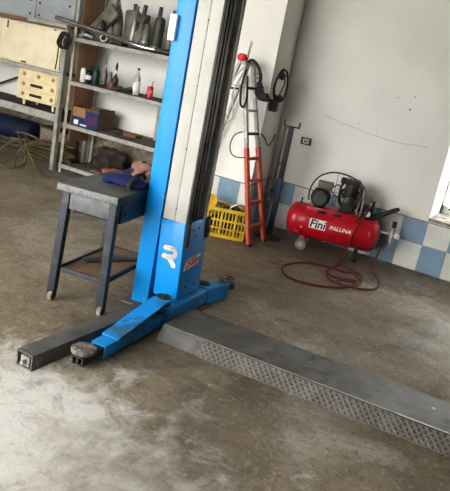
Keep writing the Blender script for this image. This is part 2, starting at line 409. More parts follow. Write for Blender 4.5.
# carriage with emblem and capacity plate
b = MB(); b.box(-.186,.004,-.005,.335,.125,.665,.012)
car = b.build('carriage', BLUE, lift)
ct = Matrix.Translation((0,0,.665)) @ Matrix.Rotation(R(-3),4,'Y') @ Matrix.Translation((0,0,-.665))
car.location = ct.translation; car.rotation_euler = ct.to_euler()
b = MB(); b.box(.003,.02,.005,.055,.5,.672,.006); b.build('buffer_strip', BLACKR, car)
b = MB(); b.box(.003,.02,.3,.345,.52,.675,.006); b.build('buffer_strip', BLACKR, car)
for (v,z) in ((.12,.6),(.2,.61),(.16,.56),(.1,.2),(.22,.2),(.12,.24)): MB().cyl((.003,v,z),(.008,v,z),.008,n=8).build('bolt', BLACKM, car)
def ribbon(mb, pts, w, z0, z1, M):
    """rounded flat stroke following pts in the XY plane"""
    P = [Vector((x,y,0)) for x,y in pts]; Lf=[]; Rt=[]
    for i,p in enumerate(P):
        d = (P[min(i+1,len(P)-1)]-P[max(i-1,0)]).normalized(); nn = Vector((-d.y,d.x,0))*w/2
        Lf.append(p+nn); Rt.append(p-nn)
    for i in range(len(P)-1):
        mb.prism([(q.x,q.y) for q in (Lf[i],Rt[i],Rt[i+1],Lf[i+1])], z0, z1, M)
    for p in P: mb.prism([(p.x+w/2*math.cos(a*PI/8), p.y+w/2*math.sin(a*PI/8)) for a in range(16)], z0, z1, M)
MR = Matrix.Translation((-.083,-.005,.435)) @ FACE_MY
arc = [(-.034,.034),(.004,.034)]+[(.004+.024*math.cos(a), .010+.024*math.sin(a)) for a in [R(x) for x in (70,45,20,0,-20,-45,-75)]]+[(-.006,-.014)]
def emblem(dx, dz, m, z1, nm):
    b = MB(); Mx = Matrix.Translation((dx,0,dz)) @ MR
    ribbon(b, [(x*1.25,y*1.25) for x,y in arc], .034, 0, z1, Mx)
    ribbon(b, [(-.048,-.018),(-.02,-.022),(.0,-.034),(.03,-.072)], .034, 0, z1, Mx)
    b.build(nm, m, car)
emblem(-.008, .004, NBLUE, .001, 'emblem_outline'); emblem(0, 0, WLET, .0025, 'emblem')
MP = Matrix.Translation((.004,.155,.37)) @ FACE_PX
b = MB().prism([(-.115,-.045),(.095,-.03),(.125,.045),(-.085,.03)], 0, .0012, MP); pl = b.build('capacity_plate', WLET, car)
text_mb('2500kg', .094, .2, .0008, .0022).build('capacity_lettering', RLET, pl, False, M=MP @ Matrix.Translation((.004,.0,.0015)) @ Matrix.Rotation(R(4),4,'Z') @ Matrix.Diagonal((.72,.9,1,1)))
# electric box on the blue face
ebx = MB().box(-.345,-.292,-.03,.0,1.79,1.95,.008).build('control_box', WHITEP, lift, label='white plastic control box on the blue column')
MB().box(-.334,-.304,-.034,-.029,1.89,1.935,.004).build('indicator', LABELW, ebx)
MB().box(-.334,-.304,-.034,-.029,1.81,1.85,.004).build('indicator', LABELW, ebx)
# base plate and yoke
MB().box(-.37,.12,-.06,.42,0,.016,.003).build('base_plate', BEAM, lift)
b = MB(); b.prism([(-.1,-.15),(.09,-.15),(.09,.46),(-.1,.46)], .03, .125, None, .006); yk = b.build('yoke', BLUED, lift)
piv = []
for v,zp in ((-.15,0), (.44,-.05)):
    b = MB(); b.lathe([(.075,.02),(.075,.03),(.078,.032),(.078,.13),(.07,.137)], 28, Matrix.Translation((.01,v,0))); kn = b.build('pivot_knuckle', ARMTOP, lift)
    b = MB(); b.lathe([(.05,.13),(.05,.188+zp),(.05,.193+zp),(.036,.196+zp),(.034,.19+zp),(.02,.19+zp),(.018,.2+zp),(.01,.201+zp)], 24, Matrix.Translation((.01,v,0))); b.build('pivot_pin', BLACKM, kn)
def swing_arm(root, tip, gus, padr, w=.105, top=.095, e=.14):
    rv = Vector((root[0],root[1],0)); tv = Vector((tip[0],tip[1],0)); d = tv-rv; L = d.length
    M = Matrix.Translation(rv) @ Matrix.Rotation(math.atan2(d.y,d.x),4,'Z')
    hollow = MB(); hw = w/2
    for a in ((-hw,hw,.018,.03),(-hw,hw,top-.012,top)): hollow.box(.07 if e>.1 else -.02, L-e, a[0],a[1],a[2],a[3],.002,M)
    for s in (-1,1): hollow.box(.07 if e>.1 else -.02, L-e, *sorted((s*hw, s*(hw-.012))), .03,top-.012,0,M)
    arm = hollow.build('swing_arm', BLUED, lift)
    dz = top-.095; MU = M @ Matrix.Translation((0,0,dz))
    # sloping gusset plate with side webs, over the tube
    if gus:
     g = MB(); zt = .185
     poly = [(.0,zt),(gus*.12,zt),(gus,.104),(gus,.094),(gus*.12,.17),(0,.17)]
     MX = M @ Matrix(((1,0,0),(0,0,-1),(0,1,0))).to_4x4()
     g.prism(poly, -hw-.008, hw+.008, MX)
     g.build('sloping_plate', ARMTOP, arm)
     g = MB()
     tri = [(.03,.094),(.03,.17),(gus*.12,.17),(gus*.92,.1),(gus*.92,.094)]
     g.prism(tri, -.02, .02, MX); g.build('gusset_web', BLACKM, arm)
    # telescopic stub, open end
    M = MU
    st = MB(); q = hw-.014
    for a in ((-q,q,.032,.04),(-q,q,.074,.082)): st.box(L-.2, L+.05, a[0],a[1],a[2],a[3],.001,M)
    for s in (-1,1): st.box(L-.2, L+.05, *sorted((s*q, s*(q-.008))), .04,.074,0,M)
    st.box(L-.2, L+.05, -.006,.006,.04,.074,0,M)
    stub = st.build('telescopic_stub', BLACKM, arm)
    p = MB(); p.lathe([(padr*.6,.082),(padr*.7,.094),(padr*.98,.097),(padr,.1),(padr,.117),(padr*.94,.121)], 32, M @ Matrix.Translation((L,0,0)))
    pad = p.build('lifting_pad', PADR, arm)
    p = MB()
    for i in range(7):
        a = 2*PI*i/7; p.cyl(M @ Vector((L+padr*.6*math.cos(a), padr*.6*math.sin(a), .12)), M @ Vector((L+padr*.6*math.cos(a), padr*.6*math.sin(a), .125)), padr*.16, n=10)
    p.cyl(M @ Vector((L,0,.12)), M @ Vector((L,0,.125)), padr*.2, n=12)
    p.build('pad_stud', PADR, pad)
swing_arm((.015,-.15), (.022,-1.0), .6, .07, .1)
swing_arm((.045,.40), (.10,.665), 0, .058, .12, .135, .04)
# floor beam towards the other post, with tread plate front, and the side leg
b = MB(); b.prism([(-.395,.0),(-.325,.088),(.06,.088),(.08,.0)], .13, 3.1, Matrix(((0,0,1),(1,0,0),(0,1,0))).to_4x4(), .004)
fb = b.build('floor_beam', BEAMW, lift)
MB().bar((.135,-.322,.089),(3.1,-.322,.089),.008,.003).build('worn_edge', MUFFL, fb)
b = MB(); b.prism([(-.402,.002),(-.396,.002),(-.331,.084),(-.337,.084)], .43, 3.1, Matrix(((0,0,1),(1,0,0),(0,1,0))).to_4x4())
b.build('tread_plate', TREAD, fb, False)
for u in (1.05, 1.8, 2.4): MB().cyl((u,-.1,.088),(u,-.1,.092),.012,n=10).build('bolt', STEELM, fb)
b = MB()
for a in ((-.14,-.025,0,.009),(-.14,-.025,.082,.091)): b.box(a[0],a[1],-1.235,-.16,a[2],a[3],.001)
for x in (-.14,-.034): b.box(x,x+.009,-1.235,-.16,.009,.082)
sb = b.build('side_beam', BEAM, lift, M=Matrix.Rotation(R(-4),4,'Z') @ Matrix.Translation((-.02,0,0)))
MB().box(-.12,-.04,-.18,.0,0,.09,.002).build('side_beam_root', BEAM, lift)
b = MB(); b.cyl((-.085,-1.22,.035),(-.085,-1.25,.035),.012,n=12); b.box(-.115,-.055,-1.225,-1.215,.009,.065)
b.build('locking_pin', STEELM, sb, M=Matrix.Rotation(R(-4),4,'Z') @ Matrix.Translation((-.02,0,0)))

# ------------------------------------------------------------------ work table on castors
TB = (-2.722, 3.035, 0); TR = R(11)
tb = thing('work_table', 'small dark steel work table on castors beside the blue lift column', 'table', TB, TR)
TW, TD, TH = .385, .72, .82
b = MB(); b.box(-.028,TW+.012,-.02,TD+.02,TH-.012,TH,.003); top = b.build('table_top', BENCHT, tb)
b = MB(); b.box(-.03,TW+.014,-.026,-.019,TH-.045,TH-.003,.002); b.box(-.03,-.023,-.02,TD+.02,TH-.045,TH-.003,.002); b.build('top_edge', BENCHE, top, label='chipped grey edge of the table top')
b = MB(); b.box(TW+.008,TW+.014,-.018,TD+.02,TH-.06,TH-.003,.002); b.box(-.025,TW+.008,TD+.014,TD+.02,TH-.06,TH-.003,.002); b.build('top_edge', NAVY, top)
LW = .052
for i,(x,y) in enumerate(((0,0),(TW-LW,0),(0,TD-LW),(TW-LW,TD-LW))):
    zb = .085 if i < 2 else 0.0
    sp = -.04 if x == 0 else 0.0
    lg = MB().bar((x+LW/2+sp*.9,y+LW/2,zb),(x+LW/2,y+LW/2,TH-.012),LW,LW,up=(0,1,0),bev=.004).build('leg', BENCHL, tb)
    if i < 2:
        cx, cy = x+LW/2+sp, y+LW/2
        b = MB(); b.box(cx-.022,cx-.016,cy-.02,cy+.03,.03,.088,.001); b.box(cx+.016,cx+.022,cy-.02,cy+.03,.03,.088,.001); b.box(cx-.024,cx+.024,cy-.022,cy+.03,.078,.088,.001)
        cs = b.build('castor', BLACKM, tb)
        MB().cyl((cx-.014,cy+.008,.036),(cx+.014,cy+.008,.036),.036,n=24).build('wheel', CASTOR, cs)
b = MB(); b.box(LW,TW-LW,.008,.018,TH-.16,TH-.055,.002); b.build('apron', mat('worn_apron_steel',(92,94,96),.5,.2,(74,76,80),9,.45,.62), tb)
b = MB(); b.box(.008,.018,LW,TD-LW,TH-.14,TH-.055,.002); b.build('apron', BENCHL, tb)
b = MB(); b.box(TW-.01,TW+.006,LW+.02,TD-LW,TH-.19,TH-.065,.004); b.box(LW,TW-.01,LW+.02,TD-LW,TH-.19,TH-.17)
dr = b.build('drawer', NAVY, tb, label='navy side drawer')
b = MB(); b.cyl((TW+.005,.12,TH-.13),(TW+.025,.12,TH-.13),.01,n=14); b.build('knob', BLACKM, dr)
MB().box(.03,TW-.03,.03,TD-.03,.238,.244).build('lower_shelf', mat('rusty_sheet',(112,88,66),.8,.1,(92,76,62),9,.42,.62,.1,40,(136,84,56),7,.6,.7), tb, label='rusty sheet lower shelf')
MB().bar((.07,.26,.254),(TW-.05,.60,.254),.07,.02,bev=.002).build('steel_offcut', BENCHL, tb)
for z,x0,x1,y0,y1 in ((.225,LW,TW-LW,.012,.03),(.225,.012,.03,LW,TD-LW),(.225,TW-.03,TW-.012,LW,TD-LW),(.225,LW,TW-LW,TD-.04,TD-.012)):
    MB().box(x0,x1,y0,y1,z,z+.032,.003).build('brace', BENCHL, tb)

# bag and rag on the table
def tpt(u, v, z=TH): return Matrix.Translation(TB) @ Matrix.Rotation(TR,4,'Z') @ Vector((u,v,z))
p = tpt(.275,.34)
bag = thing('cloth_bag', 'blue cloth bag lying on the grey work table top', 'bag', p, R(4))
b = MB(); b.blob((0,0,.03),(.155,.095,.044),(0,0,0),.10,9,28,14,0.001); b.blob((-.11,-.03,.022),(.075,.06,.026),(0,0,.3),.1,12,18,10,.001); b.build('bag_body', BAGB, bag)
b = MB(); b.tube([(.08,-.105,.012),(.075,-.1,.05),(.085,-.04,.092),(.085,.03,.094),(.08,.09,.05)],.012,10,6,flat=1.3); b.build('opening_trim', BLACKR, bag)
b = MB(); b.blob((-.165,-.045,.02),(.014,.01,.01),(0,0,0),.1,20,12,8); b.build('buckle', ALU, bag)
b = MB(); b.tube([(-.09,.06,.07),(-.03,.07,.1),(.04,.06,.095),(.07,.04,.085)],.009,8,5); b.build('strap', BAGB, bag)
p = tpt(.33,.47)
rg = MB()
rg.blob((0,0,.07),(.07,.055,.075),(0,.2,.2),.22,14,22,14,.001)
rg.tube([(-.06,.0,.02),(-.075,-.01,.09),(-.05,-.02,.14),(-.005,-.02,.145)],[.03,.034,.03,.022],10,5)
rg.tube([(-.05,-.05,.035),(-.01,-.06,.1),(.035,-.05,.14),(.06,-.02,.13)],[.03,.034,.03,.024],10,5)
rg.tube([(.05,-.04,.03),(.06,-.03,.1),(.045,.02,.14)],[.03,.03,.024],10,5)
tag(rg.build('rag', RAG), 'crumpled beige rag bundled on the blue bag on the work table', 'rag', loc=p)
rg_o = bpy.data.objects['rag']

# ------------------------------------------------------------------ air compressor
CP = (-1.985, 6.345, 0); CR = R(16)
cm = thing('air_compressor', 'red horizontal tank air compressor with black motor standing against tiled wall', 'air compressor', CP, CR)
AZ, AR = .295, .178
MXL = Matrix.Translation((0,0,AZ)) @ Matrix.Rotation(PI/2,4,'Y')
prof = [(.02,-.49),(.08,-.483),(.13,-.465),(.16,-.44),(.174,-.41),(AR,-.38),(AR,.375),(.174,.405),(.16,.435),(.13,.46),(.08,.478),(.02,.485)]
tank = MB().lathe(prof, 48, MXL).build('tank', RED, cm)
b = MB()
for x in (-.385,.38): b.lathe([(AR+.0015,x-.004),(AR+.003,x),(AR+.0015,x+.004)],48,MXL,cap=False)
b.build('weld_seam', RED, tank)
def wrap(mb, x0, zc):
    """wrap flat lettering (local XY, thickness Z) round the tank's front"""
    y0 = min(v.co.y for v in mb.bm.verts); y1 = max(v.co.y for v in mb.bm.verts); k = y0+.006
    while k < y1:
        bmesh.ops.bisect_plane(mb.bm, geom=mb.bm.verts[:]+mb.bm.edges[:]+mb.bm.faces[:], plane_co=(0,k,0), plane_no=(0,1,0)); k += .006
    for v in mb.bm.verts:
        a = (v.co.y+zc)/AR; rr = AR+.001+v.co.z
        v.co = Vector((x0+v.co.x, -rr*math.cos(a), AZ+rr*math.sin(a)))
    return mb
def rrect(w, h, r):
    o=[]
    for cx,cy,a0 in ((w/2-r,h/2-r,0),(-w/2+r,h/2-r,90),(-w/2+r,-h/2+r,180),(w/2-r,-h/2+r,270)):
        o += [(cx+r*math.cos(R(a0+k*22.5)), cy+r*math.sin(R(a0+k*22.5))) for k in range(5)]
    return o
b = MB()
for i in range(12):
    b.box(-.085+i*.17/12, -.085+(i+1)*.17/12, -.05,.05,0,.001)
wrap(b, -.15, .018).build('badge', WLET, tank)
b = text_mb('Fini', .115, .12, .002, .003); wrap(b, -.15, .016).build('badge_lettering', BLET, tank, False)
b = text_mb('PALUNA', .056, .25, .0006, .001); 
for v in b.bm.verts: v.co.x *= 1.05
wrap(b, .085, .014).build('lettering', WLET, tank, False)
for x,y in ((-.275,-.13),(-.275,.13)):
    wl = MB().lathe([(.02,-.018),(.052,-.02),(.06,-.014),(.06,.014),(.052,.02),(.02,.018)],28,Matrix.Translation((x,y,.06)) @ Matrix.Rotation(PI/2,4,'X')).build('wheel', CASTOR, cm)
    b = MB().lathe([(.012,-.026),(.03,-.024),(.03,.024),(.012,.026)],20,Matrix.Translation((x,y,.06)) @ Matrix.Rotation(PI/2,4,'X')).build('hub', ALU, wl)
    b = MB(); b.box(x-.02,x+.02,y*.7-.006,y*.7+.006,.05,.16,.002); b.build('wheel_bracket', RED, cm)
b = MB(); b.box(.27,.31,-.13,-.10,.03,.18,.003); b.box(.27,.31,.1,.13,.03,.18,.003); b.box(.27,.31,-.13,.13,.1,.125,.003); ft = b.build('foot', BLACKM, cm)
for y in (-.115,.115): MB().cyl((.29,y,0),(.29,y,.032),.026,n=16).build('rubber_pad', BLACKR, ft)
# motor plate with slots
b = MB()
for a in ((-.30,.22,-.14,-.134,.405,.475),(-.30,.22,.134,.14,.405,.475)): b.box(*a,.001)
b.box(-.30,.22,-.14,.14,.468,.476,.002)
mp_ = b.build('motor_plate', RED, cm)
for x in (-.14,.02): MB().box(x-.045,x+.045,-.1415,-.138,.425,.46,.001).build('plate_slot', BLACKP, mp_)
# motor
MM = Matrix.Translation((-.19,-.02,.575)) @ Matrix.Rotation(PI/2,4,'X')
mo = MB().lathe([(.03,.118),(.07,.116),(.09,.1),(.096,.085),(.096,-.1),(.085,-.115),(.03,-.118)],32,MM).build('motor', BLACKM, cm)
b = MB()
for i in range(16):
    a=2*PI*i/16; b.bar(MM @ Vector((.096*math.cos(a),.096*math.sin(a),-.08)), MM @ Vector((.096*math.cos(a),.096*math.sin(a),.075)), .005,.014, up=(math.cos(a),0,math.sin(a)))
b.build('cooling_fin', BLACKM, mo)
MB().lathe([(.07,.117),(.072,.121),(.05,.123),(.02,.123)],28,MM).build('fan_cover', MUFFD, mo)
MB().box(-.24,-.09,-.10,.04,.67,.74,.008).build('terminal_box', MUFF, mo)
MB().box(-.25,-.13,-.07,.07,.476,.5,.002).build('motor_mount', BLACKM, mo)
# pump
b = MB(); b.box(.03,.17,-.07,.07,.476,.55,.01); b.lathe([(.068,-.08),(.068,.08)],24,Matrix.Translation((.1,0,.55)) @ Matrix.Rotation(PI/2,4,'X'))
pm = b.build('pump', BLACKM, cm)
b = MB()
for i in range(8): b.lathe([(.075,.62+i*.018),(.075,.628+i*.018)],24,Matrix.Translation((.1,0,0)))
b.lathe([(.045,.6),(.045,.78)],20,Matrix.Translation((.1,0,0))); b.lathe([(.05,.0),(.055,.01),(.055,.07),(.035,.085)],20,Matrix.Translation((.1,-.04,.6)) @ Matrix.Rotation(PI/2,4,'X')); b.build('cylinder', MUFFD, pm)
b = MB(); b.box(.02,.18,-.075,.075,.768,.81,.008); b.tube([(.02,-.06,.79),(-.01,-.07,.72),(.0,-.07,.62),(.03,-.06,.55)],.012,8,5); b.tube([(.17,-.07,.78),(.2,-.09,.7),(.17,-.09,.6),(.14,-.08,.52)],.012,8,5)
for i in range(5): b.box(.04+i*.028,.048+i*.028,-.058,.058,.81,.825)
b.build('cylinder_head', BLACKM, pm)
MB().lathe([(.03,0),(.034,.01),(.034,.045),(.02,.055)],20,Matrix.Translation((.03,-.03,.79)) @ Matrix.Rotation(R(-90),4,'Y')).build('air_filter', BLACKR, pm)
b = MB(); b.tube([(.15,-.05,.79),(.2,-.06,.77),(.21,-.05,.65),(.2,-.03,.52),(.22,-.02,.46)],.011,10,6); b.build('delivery_pipe', STEELM, pm)
# flywheel and wire belt guard
MF = Matrix.Translation((.1,.1,.6)) @ Matrix.Rotation(PI/2,4,'X')
b = MB(); b.lathe([(.1,-.014),(.125,-.016),(.125,.016),(.1,.014)],32,MF,cap=False); b.lathe([(.022,-.02),(.022,.02)],16,MF)
for i in range(5):
    a=2*PI*i/5+.3; b.bar(MF @ Vector((.015*math.cos(a),.015*math.sin(a),0)), MF @ Vector((.108*math.cos(a),.108*math.sin(a),0)), .02,.012, up=(0,1,0))
b.build('flywheel', BLACKM, cm)
arcp = [(-.315,.1,.49),(-.325,.1,.58),(-.305,.1,.68),(-.25,.1,.765),(-.16,.1,.82),(-.06,.1,.838),(.06,.1,.825),(.16,.1,.79),(.23,.1,.73),(.25,.1,.65),(.24,.1,.56),(.22,.1,.49)]
b = MB(); b.tube(arcp,.008,8,5); gd = b.build('belt_guard', BLACKM, cm)
b = MB()
for i in range(1,9,3):
    x=-.31+i*.06; zt=.49+.34*math.sqrt(max(0,1-((x+.035)/.29)**2)); b.cyl((x,.1,.49),(x,.1,zt),.0022,n=6)
for z in (.63,):
    h=.285*math.sqrt(max(0,1-((z-.49)/.345)**2)); b.cyl((-.035-h,.1,z),(-.035+h,.1,z),.0022,n=6)
b.build('guard_mesh', BLACKM, gd)
b = MB(); b.tube([(-.09,-.03,.70),(-.04,-.05,.74),(0,-.05,.70),(.03,-.05,.62)],.006,8,5); b.tube([(-.1,-.06,.66),(-.02,-.08,.62),(.04,-.07,.66)],.006,8,5); b.build('motor_cable', BLACKR, mo)
# mesh rear plate right of pump (thin bracket), pressure switch, gauge, regulator, handle
b = MB(); b.box(.235,.25,-.05,.1,.46,.74,.002); b.build('rear_bracket', STEELM, cm)
b = MB(); b.box(.29,.38,-.06,.03,.47,.53,.006); b.box(.315,.365,-.05,.02,.53,.65,.006); b.cyl((.34,-.015,.46),(.34,-.015,.475),.02); ps = b.build('pressure_switch', BLACKP, cm)
b = MB(); b.lathe([(.03,0),(.032,.004),(.032,.02),(.028,.024)],24,Matrix.Translation((.315,-.06,.515)) @ Matrix.Rotation(PI/2,4,'X')); g_ = b.build('pressure_gauge', ALU, ps)
MB().lathe([(.026,.0242),(.026,.0252)],24,Matrix.Translation((.315,-.06,.515)) @ Matrix.Rotation(PI/2,4,'X')).build('dial', LABELW, g_)
b = MB()
b.tube([(.25,-.055,.465),(.33,-.06,.46),(.42,-.05,.505),(.52,-.04,.57),(.585,-.03,.61),(.6,.0,.617),(.585,.03,.61),(.52,.04,.57),(.42,.05,.505),(.33,.06,.46),(.25,.055,.465)],.018,10,5)
b.build('push_handle', BLACKR, cm)
b = MB(); b.cyl((.47,-.02,.36),(.6,-.06,.36),.014); b.cyl((.6,-.06,.28),(.6,-.06,.42),.03,n=16); b.cyl((.6,-.06,.42),(.6,-.06,.44),.018); rgl=b.build('regulator', ALU, cm)
MB().cyl((.6,-.06,.435),(.6,-.06,.50),.024,n=14).build('regulator_knob', BLACKP, rgl)
MB().cyl((.64,-.075,.36),(.66,-.10,.36),.026,n=16).build('dial', LABELW, rgl)
b = MB(); b.cyl((.6,-.06,.28),(.6,-.06,.22),.012); b.tube([(.6,-.06,.25),(.56,-.08,.21),(.52,-.09,.24)],.009,8,4); b.build('outlet_cock', MUFFL, rgl)
b = MB(); b.cyl((-.37,-.03,.44),(-.37,-.03,.53),.009,n=12); b.cyl((-.37,-.03,.46),(-.37,-.03,.475),.014,n=12); b.build('drain_valve', BLACKM, cm)
b = MB(); b.box(-.375,-.325,-.19,-.165,.185,.215,.004); b.build('tank_bracket', RED, tank)
b = MB(); b.box(-.32,-.30,-.186,-.176,.245,.253,.001); b.build('data_sticker', WLET, tank)
# hose over the tank and along the floor
hp = [(-1.66,6.36,.60),(-1.652,6.28,.535),(-1.672,6.20,.46),(-1.70,6.17,.33),(-1.73,6.16,.16),(-1.745,6.10,.04)]
h1 = [(-1.74,5.98),(-1.73,5.83),(-1.71,5.62),(-1.62,5.46),(-1.48,5.43),(-1.39,5.51),(-1.39,5.68),(-1.51,5.82),(-1.63,5.83),(-1.75,5.83),(-1.96,5.73),(-2.05,5.52),(-2.03,5.28),(-1.9,5.13),(-1.71,5.13),(-1.55,5.24),(-1.43,5.4),(-1.4,5.6),(-1.48,5.65),(-1.6,5.54),(-1.7,5.6),(-1.73,5.8),(-1.67,5.93),(-1.54,5.93),(-1.43,5.84),(-1.40,5.70),(-1.44,5.56),(-1.54,5.46),(-1.48,5.40),(-1.39,5.42),(-1.29,5.48),(-1.22,5.62),(-1.26,5.83),(-1.37,6.06),(-1.45,6.28)]
zz = [.012 + (.014*(i%5==2) + .01*(i>18)) for i in range(len(h1))]
hp += [(x,y,z) for (x,y),z in zip(h1,zz)] + [(-1.455,6.33,.12),(-1.45,6.37,.25)]
hz = thing('air_hose', 'dark red air hose coiled on the floor in front of the red compressor', 'hose')
MB().tube(hp, .0105, 8, 5).build('hose', HOSER, hz)
b = MB(); b.cyl((-1.66,6.36,.58),(-1.658,6.40,.64),.012,n=10); b.build('coupling', ALU, hz)

# ------------------------------------------------------------------ jack post
jk = thing('jack_post', 'tall dark blue jack post with toothed rack standing between ladder and compressor', 'jack post', (-2.615,6.2,0), R(8))
b = MB(); b.box(-.12,.1,-.09,.09,0,.02,.003); b.bar((-.04,0,.02),(.13,-.06,.02),.05,.03); b.build('base', BLACKM, jk)
MB().box(-.03,.03,-.024,.024,.02,.66,.005).build('outer_post', JBLUE, jk)
MB().box(-.025,.025,-.02,.02,.66,1.20,.004).build('inner_post', mat('jack_black',(18,21,26),.6), jk)
b = MB(); b.box(-.075,-.06,-.008,.008,.42,1.21,.001)
for i in range(36): b.box(-.06,-.05,-.008,.008,.44+i*.021,.451+i*.021)
b.build('rack', BLACKM, jk)
b = MB(); b.box(-.075,-.02,-.01,.01,1.195,1.205); b.box(-.065,-.03,-.01,.01,.5,.515); b.box(-.065,-.03,-.01,.01,.8,.812); b.build('rack_bracket', BLACKM, jk)
b = MB(); b.box(-.085,.085,-.02,.02,1.2,1.213,.002); b.box(-.085,-.075,-.02,.02,1.213,1.265,.002); b.box(.075,.085,-.02,.02,1.213,1.265,.002); b.build('fork_head', BLACKM, jk)
b = MB(); b.tube([(-.03,-.035,.58),(-.07,-.06,.52),(-.10,-.08,.42)],.009,8,4); b.build('lever', BLACKM, jk)
b = MB(); b.box(-.05,.045,-.045,.045,.02,.1,.008); b.box(.02,.12,-.05,.05,.02,.055,.008); b.build('foot_pump', BLACKM, jk)

# ------------------------------------------------------------------ crate and contents
CC = (-3.18,5.49,0); CRZ = R(25)
cr = thing('plastic_crate', 'yellow slotted plastic crate on the floor under the ladder', 'crate', CC, CRZ)
CW, CD, CH = .55, .28, .31
def crate_wall(L):
    b = MB(); th=.012
    b.box(0,L,0,th,0,.035,.002); b.box(-.006,L+.006,-.008,th,CH-.035,CH,.003); b.box(0,L,-.003,th,CH*.56,CH*.62); b.box(0,L,-.002,th,CH*.30,CH*.34)
    n = int(round(L/.036))
    for i in range(n+1):
        w = .012 if i in (0,n) or i % 4 == 0 else .006
        x = i*L/n; b.box(max(0,x-w),min(L,x+w),-(.006 if w>.01 else .001),th,.03,CH-.03)
    return b
crate_wall(CW).build('side_panel', YEL, cr)
crate_wall(CW).build('side_panel', YEL, cr, M=Matrix.Translation((CW,CD,0)) @ Matrix.Rotation(PI,4,'Z'))
crate_wall(CD).build('end_panel', YEL, cr, M=Matrix.Translation((0,CD,0)) @ Matrix.Rotation(-PI/2,4,'Z'))
crate_wall(CD).build('end_panel', YEL, cr, M=Matrix.Translation((CW,0,0)) @ Matrix.Rotation(PI/2,4,'Z'))
b = MB(); b.box(.005,CW-.005,.005,CD-.005,.004,.016); b.build('crate_floor', YEL, cr)
MC = Matrix.Translation(CC) @ Matrix.Rotation(CRZ,4,'Z')
b = MB(); b.lathe([(.03,.0),(.09,.01),(.115,.05),(.12,.10),(.125,.105),(.118,.108),(.112,.06),(.085,.018),(.01,.012)],28)
tag(b.build('plastic_basin', YEL), 'yellow plastic basin tilted up inside the left end of the crate', 'basin', loc=MC @ Vector((.125,.15,.24)), rot=(R(38),R(-14),R(20)))
b = MB(); b.blob((0,0,0),(.11,.085,.06),(0,0,.3),.25,16,22,14); b.blob((.06,-.02,.05),(.04,.035,.035),(0,0,0),.2,20,14,10)
tag(b.build('greasy_rag', DARKCLOTH), 'black greasy rag heaped inside the yellow crate', 'rag', loc=MC @ Vector((.37,.13,.25)), rz=.4)
b = MB(); b.blob((0,0,0),(.17,.1,.09),(0,0,0),.15,14,20,12); 
tag(b.build('scrap_sack', DARKCLOTH), 'dark sack filling the bottom of the yellow crate', 'sack', loc=MC @ Vector((.30,.14,.118)), rz=R(25))
b = MB(); b.tube([(-.1,-.03,-.05),(-.085,-.03,.03),(-.02,-.035,.07),(.05,-.03,.06),(.085,-.02,0),(.09,0,-.06)],.011,8,6)
tag(b.build('grey_pipe_offcut', MUFFL), 'bent grey pipe offcut arching over the right end of the crate', 'pipe', loc=MC @ Vector((.455,.10,.29)), rz=R(25))

# ------------------------------------------------------------------ step ladder with cables
ld = thing('step_ladder', 'folding step ladder with red lower legs leaning open beside the pillar', 'ladder', (-2.9,5.82,0))
def L_(x,y,z): return Vector((x+2.9, y-5.82, z))
def lerp(a,b,t): return a+(b-a)*t
front = []
for yt,yb in ((5.73,5.64),(5.90,5.99)):
    A = L_(-3.045,yt,1.76); B = L_(-2.565,yb,0.0); front.append((A,B))
    m_ = lerp(A,B,.46)
    MB().bar(A,m_,.03,.052,up=(0,1,0),bev=.003).build('upper_rail', LADG, ld)
    rl = MB().bar(m_,B,.034,.062,up=(0,1,0),bev=.003).build('lower_rail', LADR, ld, label='red lower leg')
    MB().bar(lerp(A,B,.985),lerp(A,B,1.0),.038,.062,up=(0,1,0),bev=.004).build('rubber_foot', BLACKR, rl)
for t,m_ in ((.14,BLACKM),(.26,LADG),(.385,BLACKM),(.52,LADR),(.64,LADR),(.76,LADR),(.89,LADR)):
    MB().bar(lerp(*front[0],t),lerp(*front[1],t),.05,.022,bev=.003).build('step', m_, ld)
rear = []
for yt,yb in ((5.72,5.63),(5.91,5.99)):
    A = L_(-3.085,yt,1.76); B = L_(-3.56,yb,0.0); rear.append((A,B))
    MB().bar(A,B,.026,.042,up=(0,1,0),bev=.003).build('rear_rail', LADG, ld)
for t in (.16,.34,.52,.72,.9): MB().bar(lerp(*rear[0],t),lerp(*rear[1],t),.02,.02).build('rear_rung', BLACKM, ld)
b = MB(); b.box(*(-.215,-.13,-.11,.10,1.725,1.75),.006); b.build('top_cap', LADG, ld)
MB().bar(lerp(*front[0],.14)+Vector((0,-.02,0)),lerp(*rear[0],.14)+Vector((0,-.02,0)),.02,.006).build('spreader', BLACKM, ld)
MB().lathe([(.02,0),(.045,.008),(.052,.03),(.045,.06),(.025,.072),(.01,.074)],24,Matrix.Translation((-.175,-.10,1.75))).build('red_cap', mat('bright_red', (206,40,44), .4), ld, label='round red cap on the ladder top')
b = MB()
for i in range(9):
    c = Vector((-.175+.006*i*.3, .0, 1.76+i*.022)); ax = (0,1) if i%2 else (1,0)
    b.tube([c+Vector((ax[0]*.012*math.cos(a), ax[1]*.012*math.cos(a), .015*math.sin(a))) for a in [2*PI*k/8 for k in range(8)]],.0042,6,2,True)
b.build('chain', STEELM, ld)
# black corrugated hose hooked on the ladder top
pts = [(-3.06,5.80,1.70),(-3.02,5.80,1.775),(-2.96,5.82,1.75),(-2.905,5.84,1.66),(-2.90,5.85,1.56),(-2.905,5.86,1.50),(-2.87,5.87,1.455),(-2.80,5.88,1.455)]
b = MB(); b.tube(pts,[.014,.015,.015,.018,.026,.04,.044,.036],10,6)
for i in range(12):
    t = i/11; c = Vector((-2.905,5.86,1.56)).lerp(Vector((-2.80,5.88,1.445)), t) + Vector((0,0,-.05*math.sin(PI*t)))
    b.blob(c,(.034,.03,.03),(0,0,0),.15,30,10,8)
tag(b.build('corrugated_hose', BLACKR), 'black corrugated hose hooked over the ladder top', 'hose')
